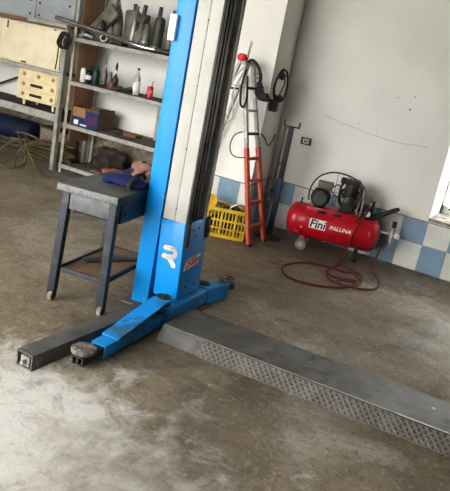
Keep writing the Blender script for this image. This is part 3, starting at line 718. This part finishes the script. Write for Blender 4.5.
# pale cable loops hanging from the ladder
def cable(name, pts, r, m, label, cat='cable'):
    return tag(MB().tube(pts, r, 7, 6).build(name, m), label, cat)
cable('hanging_cable', [(-3.03,5.70,1.70),(-3.10,5.68,1.58),(-3.135,5.67,1.42),(-3.13,5.66,1.26),(-3.08,5.66,1.17),(-3.03,5.66,1.2),(-3.05,5.67,1.3),(-3.09,5.68,1.42),(-3.06,5.69,1.55),(-3.02,5.70,1.66)], .010, CABLEW, 'pale cable looped down between the ladder legs')
cable('hanging_cable', [(-3.0,5.70,1.68),(-2.99,5.66,1.58),(-2.985,5.65,1.46),(-2.965,5.65,1.36),(-2.93,5.65,1.33),(-2.915,5.66,1.40),(-2.935,5.67,1.52),(-2.97,5.70,1.62)], .011, BLACKR, 'black cable looped on the front ladder rail')
cable('thin_wire', [(-2.88,5.66,1.10),(-2.94,5.62,1.06),(-2.975,5.62,.97),(-2.955,5.62,.88),(-2.89,5.63,.845),(-2.80,5.65,.86)], .0055, BLACKR, 'thin black wire bowing out left of the ladder')
cable('wall_cable', [(-2.83,5.95,1.09),(-2.80,6.00,1.05),(-2.81,6.08,1.00),(-2.83,6.17,.965),(-2.85,6.25,.955),(-2.87,6.33,.975),(-2.885,6.40,1.01),(-2.90,6.46,1.06)], .008, MUFFD, 'grey cable sagging from the ladder across the pillar side')
# oval cable coil with plug and black socket on the pillar side
oc = thing('cable_coil', 'oval coil of black cable hung on the grey pillar side', 'cable coil', (-2.815,6.17,1.585), math.atan2(.87,.5))
def oval(rx,rz,ph,dy): return [(rx*math.cos(a), dy+.012*math.sin(a*2+ph), rz*math.sin(a)) for a in [2*PI*k/18 for k in range(18)]]
b = MB(); b.tube(oval(.08,.165,0,0),.009,8,2,True); b.tube(oval(.075,.158,1,-.012),.009,8,2,True); b.build('cable_loop', BLACKR, oc)
b = MB(); b.blob((-.01,-.0,.10),(.045,.025,.04),(0,0,0),.3,30,12,8); b.tube([(-.02,0,.11),(.03,-.01,.05),(.02,.0,-.04),(-.01,.0,-.12)],.007,8,5); b.blob((.0,.0,-.125),(.05,.03,.035),(0,0,0),.25,30,12,8); b.build('plug', BLACKP, oc)
sk = thing('wall_outlet', 'black outlet box on the pillar just below the oval cable coil', 'outlet', (-2.865,6.185,1.375), math.atan2(sd.y,sd.x)+PI/2+PI)
MB().box(-.055,.055,-.07,.03,-.06,.06,.014).build('box', BLACKP, sk)
MB().lathe([(.032,0),(.036,.006),(.03,.02)],20,Matrix.Translation((0,-.07,0)) @ Matrix.Rotation(PI/2,4,'X')).build('cap', BLACKR, sk)
b = MB(); b.tube([(0.032*math.cos(a),0,.026*math.sin(a)) for a in [2*PI*k/12 for k in range(12)]],.0045,6,2,True); b.cyl((.0,.0,.02),(.0,.03,.02),.004,n=8)
tag(b.build('wall_hook', MUFFD), 'small ring hook on the pillar right of the black hose', 'hook', loc=(-3.0,PY-.03,1.64))

# ------------------------------------------------------------------ shelf rack
SX0,SX1,SY0,SY1 = -5.565,-3.97,6.07,6.62
sh = thing('shelf_rack', 'open grey metal shelf rack with four levels behind the lift column', 'shelf', (-4.75,6.35,0))
def Q(x): return x+4.75
def Y_(y): return y-6.35
LEV = [.11,.62,1.14,1.65]
for x,y in ((SX0,SY0),(SX1-.04,SY0),(SX0,SY1-.04),(SX1-.04,SY1-.04)):
    b = MB(); s = 1 if y==SY0 else -1
    y0 = y if s==1 else y+.034
    b.box(Q(x),Q(x)+.042,Y_(y0),Y_(y0)+.006,0,2.6,.001); 
    xx = x if x==SX0 else x+.036
    b.box(Q(xx),Q(xx)+.006,Y_(y),Y_(y)+.04,0,2.6,.001); b.build('post', GREYSH, sh)
b = MB(); b.box(Q(-4.56),Q(-4.52),Y_(6.58),Y_(6.586),.62,1.1); 
for i in range(10): b.box(Q(-4.545),Q(-4.535),Y_(6.578),Y_(6.58),.66+i*.045,.685+i*.045)
b.build('perforated_strut', GREYSH, sh)
for z in LEV:
    sbd = MB().box(Q(SX0+.045),Q(SX1-.05),Y_(SY0+.03),Y_(SY1-.02),z-.03,z,.002).build('shelf_board', SHELFT, sh)
    MB().box(Q(SX0),Q(SX1),Y_(SY0-.006),Y_(SY0),z-.045,z+.002,.001).build('front_edge', GREYSH, sbd)
MB().box(Q(SX0+.046),Q(SX0+.062),Y_(SY0+.06),Y_(SY1-.13),.40,2.5,.002).build('side_panel', BROWNP, sh)
b = MB()
for z in (.75,.95,1.3,1.45,1.8): b.cyl((Q(SX0+.062),Y_(6.2),z),(Q(SX0+.064),Y_(6.2),z),.009,n=8); 
b.build('peg_hole', BLACKP, sh)

def bottle(name, label, x, y, z, prof, m, cat='bottle', n=18, lean=0.0, group=None):
    t = thing(name, label, cat, (x,y,z), 0, group, rot=(0,lean,0) if lean else None)
    MB().lathe(prof, n).build('body', m, t); return t
# level 3 (z 1.14): bottles and clutter
Z2 = LEV[2]
t = bottle('canister', 'white canister at the left end of the bottle shelf', -5.50,6.24,Z2,[(.04,0),(.042,.005),(.042,.145),(.038,.15)],WHITEP,'canister')
MB().lathe([(.036,.15),(.036,.168),(.03,.172)],18).build('lid', WHITEP, t)
t = bottle('bottle', 'black bottle between the white canister and the green bottle', -5.415,6.25,Z2,[(.038,0),(.04,.005),(.04,.13),(.03,.15),(.016,.165),(.016,.18)],BLACKP)
MB().lathe([(.018,.18),(.018,.205),(.012,.21)],14).build('cap', BLACKR, t); MB().lathe([(.0405,.05),(.0405,.1)],18,cap=False).build('sticker', LABELW, t)
t = bottle('bottle', 'dark green plastic bottle on the upper bottle shelf', -5.335,6.29,Z2,[(.045,0),(.048,.008),(.048,.15),(.04,.18),(.02,.195),(.02,.205)],GREENP)
MB().lathe([(.023,.205),(.023,.225),(.018,.228)],14).build('cap', BLACKP, t)
t = bottle('bottle', 'clear bottle just right of the green bottle', -5.215,6.31,Z2,[(.03,0),(.034,.005),(.034,.14),(.026,.18),(.013,.21),(.013,.235)],GLASS)
MB().lathe([(.015,.235),(.015,.25)],12).build('cap', WHITEP, t); MB().lathe([(.028,.005),(.031,.01),(.031,.06)],16).build('contents', PINKM, t)
t = bottle('bottle', 'second clear bottle from the green bottle', -5.135,6.31,Z2,[(.028,0),(.032,.005),(.032,.12),(.024,.15),(.012,.175),(.012,.2)],GLASS)
MB().lathe([(.014,.2),(.014,.215)],12).build('cap', WHITEP, t); MB().lathe([(.026,.005),(.029,.01),(.029,.045)],16).build('contents', PINKM, t)
t = bottle('spray_bottle', 'tall brown spray bottle with black neck on the bottle shelf', -5.09,6.36,Z2,[(.035,0),(.038,.005),(.038,.11),(.03,.14),(.015,.16),(.013,.24)],BROWNL,'spray bottle')
MB().lathe([(.016,.24),(.017,.275),(.010,.30),(.008,.315)],12).build('nozzle', BLACKP, t); MB().lathe([(.0135,.18),(.018,.185),(.018,.215),(.0135,.22)],12).build('collar', WHITEP, t)
t = thing('glass_jar', 'small cloudy jar in front of the brown spray bottle', 'jar', (-5.03,6.22,Z2))
MB().lathe([(.034,0),(.036,.004),(.036,.06),(.03,.07)],18).build('body', PINKM, t); MB().lathe([(.032,.07),(.032,.085)],18).build('lid', MUFF, t)
b = MB(); b.blob((0,0,.025),(.07,.05,.025),(0,0,0),.3,24,18,10,.001); b.tube([(-.06,.0,.03),(-.02,-.03,.06),(.04,0,.05),(.07,.02,.02)],.008,8,4)
tag(b.build('hose_clamps', MUFFD),'tangle of rusty clamps beside the cloudy jar','clamps',loc=(-4.90,6.23,Z2))
b = MB(); b.blob((0,0,.03),(.055,.05,.03),(0,0,.5),.28,26,18,10,.001); b.lathe([(.018,.02),(.018,.075)],12,Matrix.Translation((.02,0,0)))
tag(b.build('carburettor_part', MUFFD),'small dark cast engine part left of the white-labelled glass bottle','engine part',loc=(-4.80,6.27,Z2))
t = bottle('glass_bottle', 'clear glass bottle with white label on the middle of the shelf', -4.70,6.28,Z2,[(.038,0),(.042,.006),(.042,.15),(.037,.19),(.02,.24),(.015,.265),(.015,.285)],GLASS,'bottle')
MB().lathe([(.0425,.04),(.0425,.15)],20,cap=False).build('sticker', LABELW, t); MB().lathe([(.017,.285),(.017,.305),(.014,.308)],12).build('cap', BLACKP, t)
t = bottle('drink_can', 'red drinks can with a straw on the shelf beside the blue column', -4.49,6.27,Z2,[(.03,0),(.036,.006),(.036,.125),(.03,.135),(.028,.133)],REDCAN,'can')
MB().cyl((.012,0,.13),(.03,-.01,.2),.004,n=8).build('straw', BLACKP, t); MB().lathe([(.0362,.04),(.0362,.1)],20,cap=False).build('sticker', mat('can_print',(200,70,84),.4,0,(226,190,190),30,.55,.62), t)

# level 2 (z .62): carton and wooden block
Z3 = LEV[1]
t = thing('cardboard_box', 'open cardboard box with blue printed front on the middle shelf', 'box', (-5.315,6.32,Z3), R(3)); t.scale = (.8,1,1)
b = MB(); b.box(-.24,.24,-.16,-.155,0,.2); bx = b.build('front_panel', BOXB, t, False)
b = MB(); b.box(-.245,-.01,-.163,-.158,.11,.225); b.build('flap', CARD, t, False)
b = MB(); b.box(-.24,.24,.155,.16,0,.24); b.box(-.24,-.235,-.155,.155,0,.24); b.box(.235,.24,-.155,.155,0,.24); b.box(-.235,.235,-.155,.155,0,.005); b.build('side_panel', CARDI, t, False)
b = MB(); b.box(.235,.24,-.16,.16,.24,.25); b.box(-.0,.24,-.158,-.153,.2,.235); b.build('inner_flap', CARDI, t, False)
b = MB(); b.box(-.21,-.13,-.1625,-.160,.015,.07); b.box(-.09,.03,-.1625,-.160,.012,.03); b.build('sticker', LABELW, t, False)
b = MB()
for i,x in enumerate((-.01,.05,.11,.17)): b.box(x,x+.035,-.1625,-.160,.04,.15)
b.build('print_stripe', mat('maroon_print',(96,34,44),.6,0,(30,40,90),20), t, False)
k = thing('carton', 'dark carton standing inside the open cardboard box', 'carton', (-5.275,6.34,Z3+.006), R(3)); k.scale = (.8,1,1)
MB().box(-.12,.12,-.08,.08,0,.2,.003).build('body', NAVY, k); MB().box(-.121,.121,-.015,.015,.199,.202).build('tape', CARD, k)
b = MB(); b.box(-.105,.105,-.06,.06,0,.045,.004)
tag(b.build('wooden_block', BRICKM),'flat brown wooden block on the middle shelf near the blue column','block',loc=(-4.74,6.40,Z3),rz=R(-6))
b = MB(); b.blob((0,0,.012),(.06,.03,.012),(0,0,0),.2,24,16,8,.001)
tag(b.build('loose_cloth', DARKCLOTH),'small dark scrap lying right of the cardboard box','cloth',loc=(-4.90,6.30,Z3),rz=.3)
# level 1 (z .11): dark bags and red-brown cloth
Z4 = LEV[0]
b = MB(); b.blob((0,0,.15),(.24,.12,.15),(0,0,.0),.16,9,26,16,.001)
tag(b.build('black_sack', DARKCLOTH),'dark lumpy sack on the lowest shelf behind the work table','sack',loc=(-5.04,6.40,Z4))
b = MB(); b.tube([(-.2,-.03,.02),(-.14,-.02,.16),(-.05,0,.24),(.05,0,.22),(.1,0,.1),(.11,-.02,.02)],.02,10,5,flat=.5)
tag(b.build('leather_belt', MUFFD),'grey strap looped in front of the dark sack on the lowest shelf','strap',loc=(-4.98,6.2,Z4))
b = MB(); b.blob((0,0,.06),(.22,.05,.065),(0,0,.0),.3,12,26,12,.001)
tag(b.build('work_cloth', REDB),'crumpled red-brown cloth along the front of the lowest shelf','cloth',loc=(-4.72,6.155,Z4))
b = MB(); b.blob((0,0,.1),(.13,.12,.1),(0,0,.1),.28,12,22,12,.001)
tag(b.build('brown_bundle', BROWNP),'brown bundle right of the dark sack on the lowest shelf','bundle',loc=(-4.56,6.42,Z4),rz=R(20))
b = MB(); b.tube([(-.06,0,.0),(-.02,.01,.0),(.04,0,.0),(.08,-.01,.0)],[.018,.02,.018,.014],8,4)
o=tag(b.build('light_rag', RAG),'small pinkish rag left of the red-brown cloth','rag',loc=(-5.02,6.125,Z4+.02))

# top level: silencers and exhaust pipes, each its own thing
ZT = LEV[3]
def silencer(label, x, y, prof, m, lean=(0,0,0), extras=(), flat=None, zoff=0.0):
    t = thing('exhaust_silencer', label, 'silencer', (x,y,ZT+zoff), 0, 'silencers on the top shelf', rot=lean)
    b = MB().lathe(prof, 22)
    if flat: bmesh.ops.scale(b.bm, vec=(flat[0],flat[1],1), verts=b.bm.verts)
    b.build('body', m, t)
    for nm,pf,mm in extras:
        MB().lathe(pf,16).build(nm,mm,t)
    return t
# flat tilted box silencer
t = thing('exhaust_silencer','wide flat grey silencer tilted against the brown shelf side','silencer',(-5.43,6.245,ZT+.065),0,'silencers on the top shelf',rot=(0,R(42),0))
MB().box(-.09,.09,-.04,.04,0,.46,.025).build('body', MUFF, t)
MB().cyl((0,0,.45),(0,0,.51),.024).build('pipe', MUFFD, t)
silencer('short dome-topped dark silencer in front of the tilted flat one',-5.235,6.135,[(.05,0),(.054,.01),(.054,.16),(.045,.20),(.03,.222),(.022,.225)],MUFFD,(0,R(4),0),[('neck',[(.022,.222),(.022,.24),(.026,.245),(.026,.255)],MUFFD)])
t=silencer('tall tapered silencer with a row of perforations',-5.165,6.385,[(.03,0),(.05,.03),(.062,.12),(.07,.25),(.062,.36),(.04,.43),(.025,.5)],MUFF,(0,R(-6),0),[('pipe',[(.022,.49),(.022,.58)],MUFFD)])
b=MB()
for i in range(11): b.cyl((-.005,-.058-.0,.08+i*.03),(-.005,-.076,.08+i*.03),.006,n=8)
b.build('perforation', MUFFL, t)
t = thing('exhaust_silencer','broad oval grey silencer standing upright in the middle of the top shelf','silencer',(-4.95,6.37,ZT),0,'silencers on the top shelf',rot=(0,R(-3),0))
b = MB().lathe([(.09,0),(.1,.01),(.1,.4),(.09,.42),(.05,.43)],28); bmesh.ops.scale(b.bm, vec=(1,.6,1), verts=b.bm.verts); b.build('body', MUFF, t)
MB().cyl((.03,0,.42),(.03,0,.5),.024).build('pipe', MUFFD, t)
silencer('slim light steel silencer right of the broad oval one',-4.825,6.22,[(.022,0),(.034,.03),(.038,.1),(.038,.27),(.026,.32),(.018,.34)],MUFFL,(0,R(4),0),[('pipe',[(.018,.34),(.018,.47),(.022,.475)],MUFF)])
t=silencer('bulbous silencer with a square flange head',-4.735,6.24,[(.04,0),(.066,.02),(.072,.09),(.066,.17),(.035,.23),(.028,.3)],MUFF,(0,R(3),0))
MB().box(-.062,.062,-.05,.05,.3,.40,.006).build('flange_head', MUFFD, t); MB().cyl((0,0,.4),(.01,0,.5),.026).build('pipe', MUFFD, t)
silencer('short bottle-shaped silencer right of the square-headed one',-4.62,6.20,[(.035,0),(.05,.015),(.054,.1),(.048,.19),(.03,.25),(.024,.29),(.028,.3)],MUFF,(0,R(3),0),[('seam',[(.0545,.09),(.056,.1),(.0545,.11)],MUFFL)])
silencer('thin dark pipe silencer at the back of the top shelf',-4.66,6.46,[(.03,0),(.036,.02),(.036,.36),(.026,.4),(.024,.52)],MUFFD,(0,R(2),0))
silencer('tall round-shouldered silencer nearest the blue column',-4.505,6.27,[(.05,0),(.06,.015),(.06,.34),(.052,.385),(.03,.40),(.02,.405)],MUFFD,(0,R(2),0),[('side_pipe',[(.0605,.05),(.062,.06),(.0605,.07)],MUFFL)])
silencer('long grey silencer partly hidden behind the blue column',-4.37,6.33,[(.045,0),(.055,.015),(.055,.42),(.03,.46),(.024,.5)],MUFF,(0,R(2),0))
# small fittings in front
b = MB(); b.lathe([(.03,-.05),(.045,-.05),(.045,.05),(.03,.05),(.03,-.05)],20,Matrix.Rotation(R(80),4,'X'),cap=False)
tag(b.build('pipe_flange', MUFFL),'shiny pipe ring lying just right of the dome-topped silencer','pipe ring',loc=(-5.135,6.125,ZT+.048),rz=.4)
b = MB(); b.tube([(-.09,0,.03),(-.03,0,.05),(.03,.02,.045),(.09,.02,.03)],.028,12,4); b.lathe([(.03,-.01),(.048,-.01),(.048,.01),(.03,.01),(.03,-.01)],18,Matrix.Translation((-.03,0,.05)) @ Matrix.Rotation(R(90),4,'Y'),cap=False)
tag(b.build('manifold_elbow', MUFFL),'bent shiny elbow pipe at the left end of the top shelf','pipe',loc=(-5.44,6.155,ZT+.0),rz=.15)
for i,(x,lab) in enumerate(((-4.98,'dark short pipe stub lying between the shiny ring and the slim silencer'),(-4.30,'dark pipe stub lying near the blue column on the top shelf'))):
    b = MB(); b.lathe([(.026,-.09),(.03,-.085),(.03,.07),(.036,.075),(.036,.09)],16,Matrix.Rotation(PI/2,4,'Y'))
    tag(b.build('pipe_stub', MUFFD),lab,'pipe',loc=(x,6.15,ZT+.037),rz=.1)
b = MB(); b.tube([(-5.80,5.995,1.835),(-5.5,6.015,1.805),(-5.1,6.03,1.762),(-4.80,6.04,1.725),(-4.62,6.06,1.70),(-4.50,6.09,1.69),(-4.40,6.12,1.69)],.026,14,6)
tag(b.build('exhaust_pipe', CHROME),'long bent chrome exhaust pipe lying across the front of the top shelf','pipe')

# ------------------------------------------------------------------ left rack
rk = thing('storage_rack', 'grey steel storage rack at far left holding the cream cabinet', 'rack', (-6.6,6.35,0))
def q(x): return x+6.6
for x,y in ((-5.70,6.05),(-5.70,6.62),(-7.9,6.05),(-7.9,6.62)):
    b = MB(); b.box(q(x),q(x)+.062,Y_(y),Y_(y)+.008,0,1.77,.001); b.box(q(x)+(.054 if x>-6 else 0),q(x)+(.062 if x>-6 else .008),Y_(y),Y_(y)+.05,0,1.77,.001); b.build('post', GREYSH, rk)
for z0,z1,m_ in ((.61,.70,GREYSH),(1.165,1.205,GREYSH),(1.72,1.765,BROWNP)):
    bd = MB().box(q(-7.88),q(-5.64),Y_(6.06),Y_(6.68),z0+.01,z1,.002).build('shelf_board', DARKWOOD if z0<1 else SHELFT, rk)
    MB().box(q(-7.9),q(-5.64),Y_(6.04),Y_(6.06),z0,z1,.002).build('front_rail', m_, bd)
MB().box(q(-6.30),q(-5.64),Y_(6.030),Y_(6.045),1.735,1.775,.001).build('edge_strip', GREYSH, rk)
MB().bar((q(-6.6),Y_(6.67),1.14),(q(-7.6),Y_(6.67),.72),.03,.012,up=(0,1,0)).build('diagonal_brace', BLACKM, rk)
# cream cabinet
t = thing('wall_cabinet', 'plain cream wooden cabinet on the upper rack shelf', 'cabinet', (-6.5,6.09,1.205))
MB().box(-.9,.74,.02,.45,0,.505,.004).build('body', CREAM, t)
d_ = MB().box(-.31,.735,0,.02,.02,.495,.004).build('door', CREAM, t)
MB().box(.1,.19,-.008,0,.02,.038,.002).build('handle', BLACKM, d_)
d_ = MB().box(-.895,-.32,0,.02,.02,.495,.004).build('door', CREAM, t)
MB().box(-.42,-.34,-.008,0,.02,.038,.002).build('handle', BLACKM, d_)
b = MB(); b.box(-.2,-.175,-.003,.001,.4,.49); b.box(.6,.64,-.003,.001,.475,.492); b.build('dark_mark', DARKWOOD, t, False)
# little dresser
t = thing('small_dresser', 'little cream three-drawer chest standing on the dark rack bench', 'chest of drawers', (-6.105,6.12,.70))
MB().box(-.375,.325,.02,.30,.07,.455,.006).build('body', CREAM2, t)
MB().box(-.385,.335,.0,.31,.455,.472,.004).build('top', CREAM2, t)
for x,y in ((-.27,.03),(.24,.03),(-.27,.26),(.24,.26)): MB().lathe([(.012,0),(.018,.03),(.022,.075)],12,Matrix.Translation((x+.015,y+.015,0))).build('foot', CREAM2, t)
for i in range(3):
    z0=.085+i*.124; d_=MB().box(-.36,.31,0.004,.02,z0,z0+.112,.005).build('drawer', CREAM2, t)
    if i<2: MB().box(-.12,.08,-.012,.004,z0+.04,z0+.075,.004).build('handle', BLACKM, d_)
    for x in (-.25,.25) if i<2 else (-.25,0,.25):
        b=MB(); b.cyl((x,.0045,z0+.056),(x,-.003,z0+.056),.014,n=12); b.tube([(x-.03,.0,z0+.056),(x,.0,z0+.085),(x+.03,.0,z0+.056),(x,.0,z0+.03)],.003,6,3,True); b.build('carved_ornament', BRICKM, d_)
# grey cabinet on the rack
t = thing('metal_cabinet', 'grey metal double-door cabinet on top of the left rack', 'cabinet', (-6.6,6.12,1.765))
MB().box(-1.2,.97,.012,.5,0,.9,.004).build('body', GREYCAB, t)
for x0,x1 in ((-.9,.325),(.335,.965)):
    d_=MB().box(x0,x1,0,.012,.015,.89,.003).build('door', GREYCAB, t)
    for (x,z) in ((x0+.06,.06),(x0+.06,.2),(x1-.08,.06),(x1-.08,.22)): MB().cyl((x,0,z),(x,-.006,z),.014,n=12).build('bolt', BLACKM, d_)
# black cable bundle on the post
b = MB()
for i in range(6):
    o3 = Vector((random.uniform(-.02,.02),-.015*i*.6,random.uniform(-.02,.02)))
    b.tube([o3+Vector((.075*math.cos(a),.012*math.sin(3*a),.085*math.sin(a))) for a in [2*PI*k2/12+i for k2 in range(12)]],.010,8,2,True)
b.blob((0,-.0,-.02),(.055,.03,.05),(0,0,0),.25,18,16,10)
b.tube([(-.08,-.02,.0),(-.1,-.01,-.1),(-.105,-.01,-.25),(-.12,-.01,-.36)],.008,8,4)
tag(b.build('cable_bundle', BLACKR),'black cable bundle hung on the grey rack post','cable bundle',loc=(-5.58,5.975,1.60))

# below the left rack
b = MB(); b.box(-7.7,-5.75,6.28,6.7,0,.055,.004)
tag(b.build('plank', DARKWOOD),'wide plank lying on the floor under the left rack','plank')
t = thing('wooden_crate','dark wooden crate under the blue roll at far left','crate',(-6.85,6.47,.055))
MB().box(-.5,.5,-.14,.2,0,.012).build('crate_floor', DARKWOOD, t)
for z in (.02,.08):
    MB().box(-.5,.5,-.15,-.135,z,z+.045,.002).build('slat', DARKWOOD, t); MB().box(-.5,.5,.19,.205,z,z+.045,.002).build('slat', DARKWOOD, t)
for x in (-.5,.485): MB().box(x,x+.015,-.135,.19,.012,.13,.002).build('end_panel', DARKWOOD, t)
b = MB(); b.lathe([(.02,-.42),(.10,-.42),(.14,-.40),(.145,0),(.14,.40),(.10,.42),(.02,.42)],28,Matrix.Rotation(PI/2,4,'Y'))
tag(b.build('tarpaulin_roll', TARP),'dark blue rolled tarpaulin lying under the left rack','roll',loc=(-6.82,6.46,.305),rz=R(2))
b = MB(); b.box(-.15,.15,-.02,.02,0,.012,.002)
tag(b.build('metal_strip', ALU),'light metal strip lying on the crate edge in front of the blue roll','metal strip',loc=(-6.55,6.327,.18),rz=R(-3))
t = thing('storage_box','worn dark box between the blue roll and the rack post','box',(-6.12,6.52,.055))
MB().box(-.16,.30,-.1,.14,0,.36,.006).build('body', DADO, t); MB().box(-.165,.305,-.105,.145,.36,.385,.004).build('lid', DARKWOOD, t)
# tan hose heap
hs = thing('garden_hose','long tan hose heaped under the left rack with loops hanging to the floor','hose',(0,0,0))
P=[]
for i in range(46):
    a = i*2*PI/9.0; k = i/46
    P.append((-5.92+.40*math.cos(a)*(1+.2*math.sin(i*1.7)), 6.20+.06*math.sin(a)*(1+.2*math.cos(i*2.3)), .08+.22*k+.05*math.cos(a)*k+.03*math.sin(a*.5+i)))
MB().tube(P,.014,8,4).build('coil', TAN, hs)
MB().tube([(-6.02,5.98,.32),(-6.25,5.92,.24),(-6.33,5.80,.10),(-6.22,5.62,.02),(-5.98,5.50,.018),(-5.80,5.56,.018),(-5.82,5.76,.08),(-6.02,5.9,.2),(-6.22,6.0,.3),(-6.35,6.1,.36)],.0135,8,6).build('loop', TAN, hs)
MB().tube([(-5.85,5.98,.33),(-6.0,5.9,.24),(-6.02,5.8,.12),(-5.9,5.66,.03),(-5.70,5.58,.016),(-5.45,5.60,.016),(-5.25,5.70,.016),(-5.1,5.84,.016)],.0135,8,6).build('loop', TAN, hs)
MB().tube([(-6.1,6.0,.36),(-5.95,5.88,.24),(-5.75,5.80,.12),(-5.58,5.72,.03),(-5.42,5.66,.016),(-5.3,5.62,.016)],.0135,8,6).build('loop', TAN, hs)
MB().tube([(-6.3,6.02,.34),(-6.1,5.95,.38),(-5.9,5.97,.36),(-5.72,5.98,.30)],.014,8,6).build('loop', TAN, hs)

# ------------------------------------------------------------------ light, sky, camera
w = bpy.data.worlds.new('sky'); S.world = w; w.use_nodes = True
bg = w.node_tree.nodes['Background']; bg.inputs['Color'].default_value = (1.0,.985,.95,1); bg.inputs['Strength'].default_value = 7.0
cam_d = bpy.data.cameras.new('camera'); cam = bpy.data.objects.new('camera', cam_d); COL.objects.link(cam)
cam.location = (0,0,1.75)
p_, r_, y_ = 0.28025386, 0.19329338, 0.46478747
fw = Vector((-math.sin(y_)*math.cos(p_), math.cos(y_)*math.cos(p_), -math.sin(p_)))
rt = Vector((math.cos(y_), math.sin(y_), 0)); up = rt.cross(fw)
Rv = math.cos(r_)*rt + math.sin(r_)*up; Uv = -math.sin(r_)*rt + math.cos(r_)*up
cam.rotation_euler = Matrix((Rv, Uv, -fw)).transposed().to_euler()
cam_d.sensor_fit = 'VERTICAL'; cam_d.sensor_height = 24; cam_d.lens = 640/491*24
cam_d.clip_start = .05; cam_d.clip_end = 200
S.camera = cam
S.view_settings.view_transform = 'Standard'; S.view_settings.look = 'None'; S.view_settings.gamma = 1
S.view_settings.use_curve_mapping = False
S.view_settings.exposure = 0.95
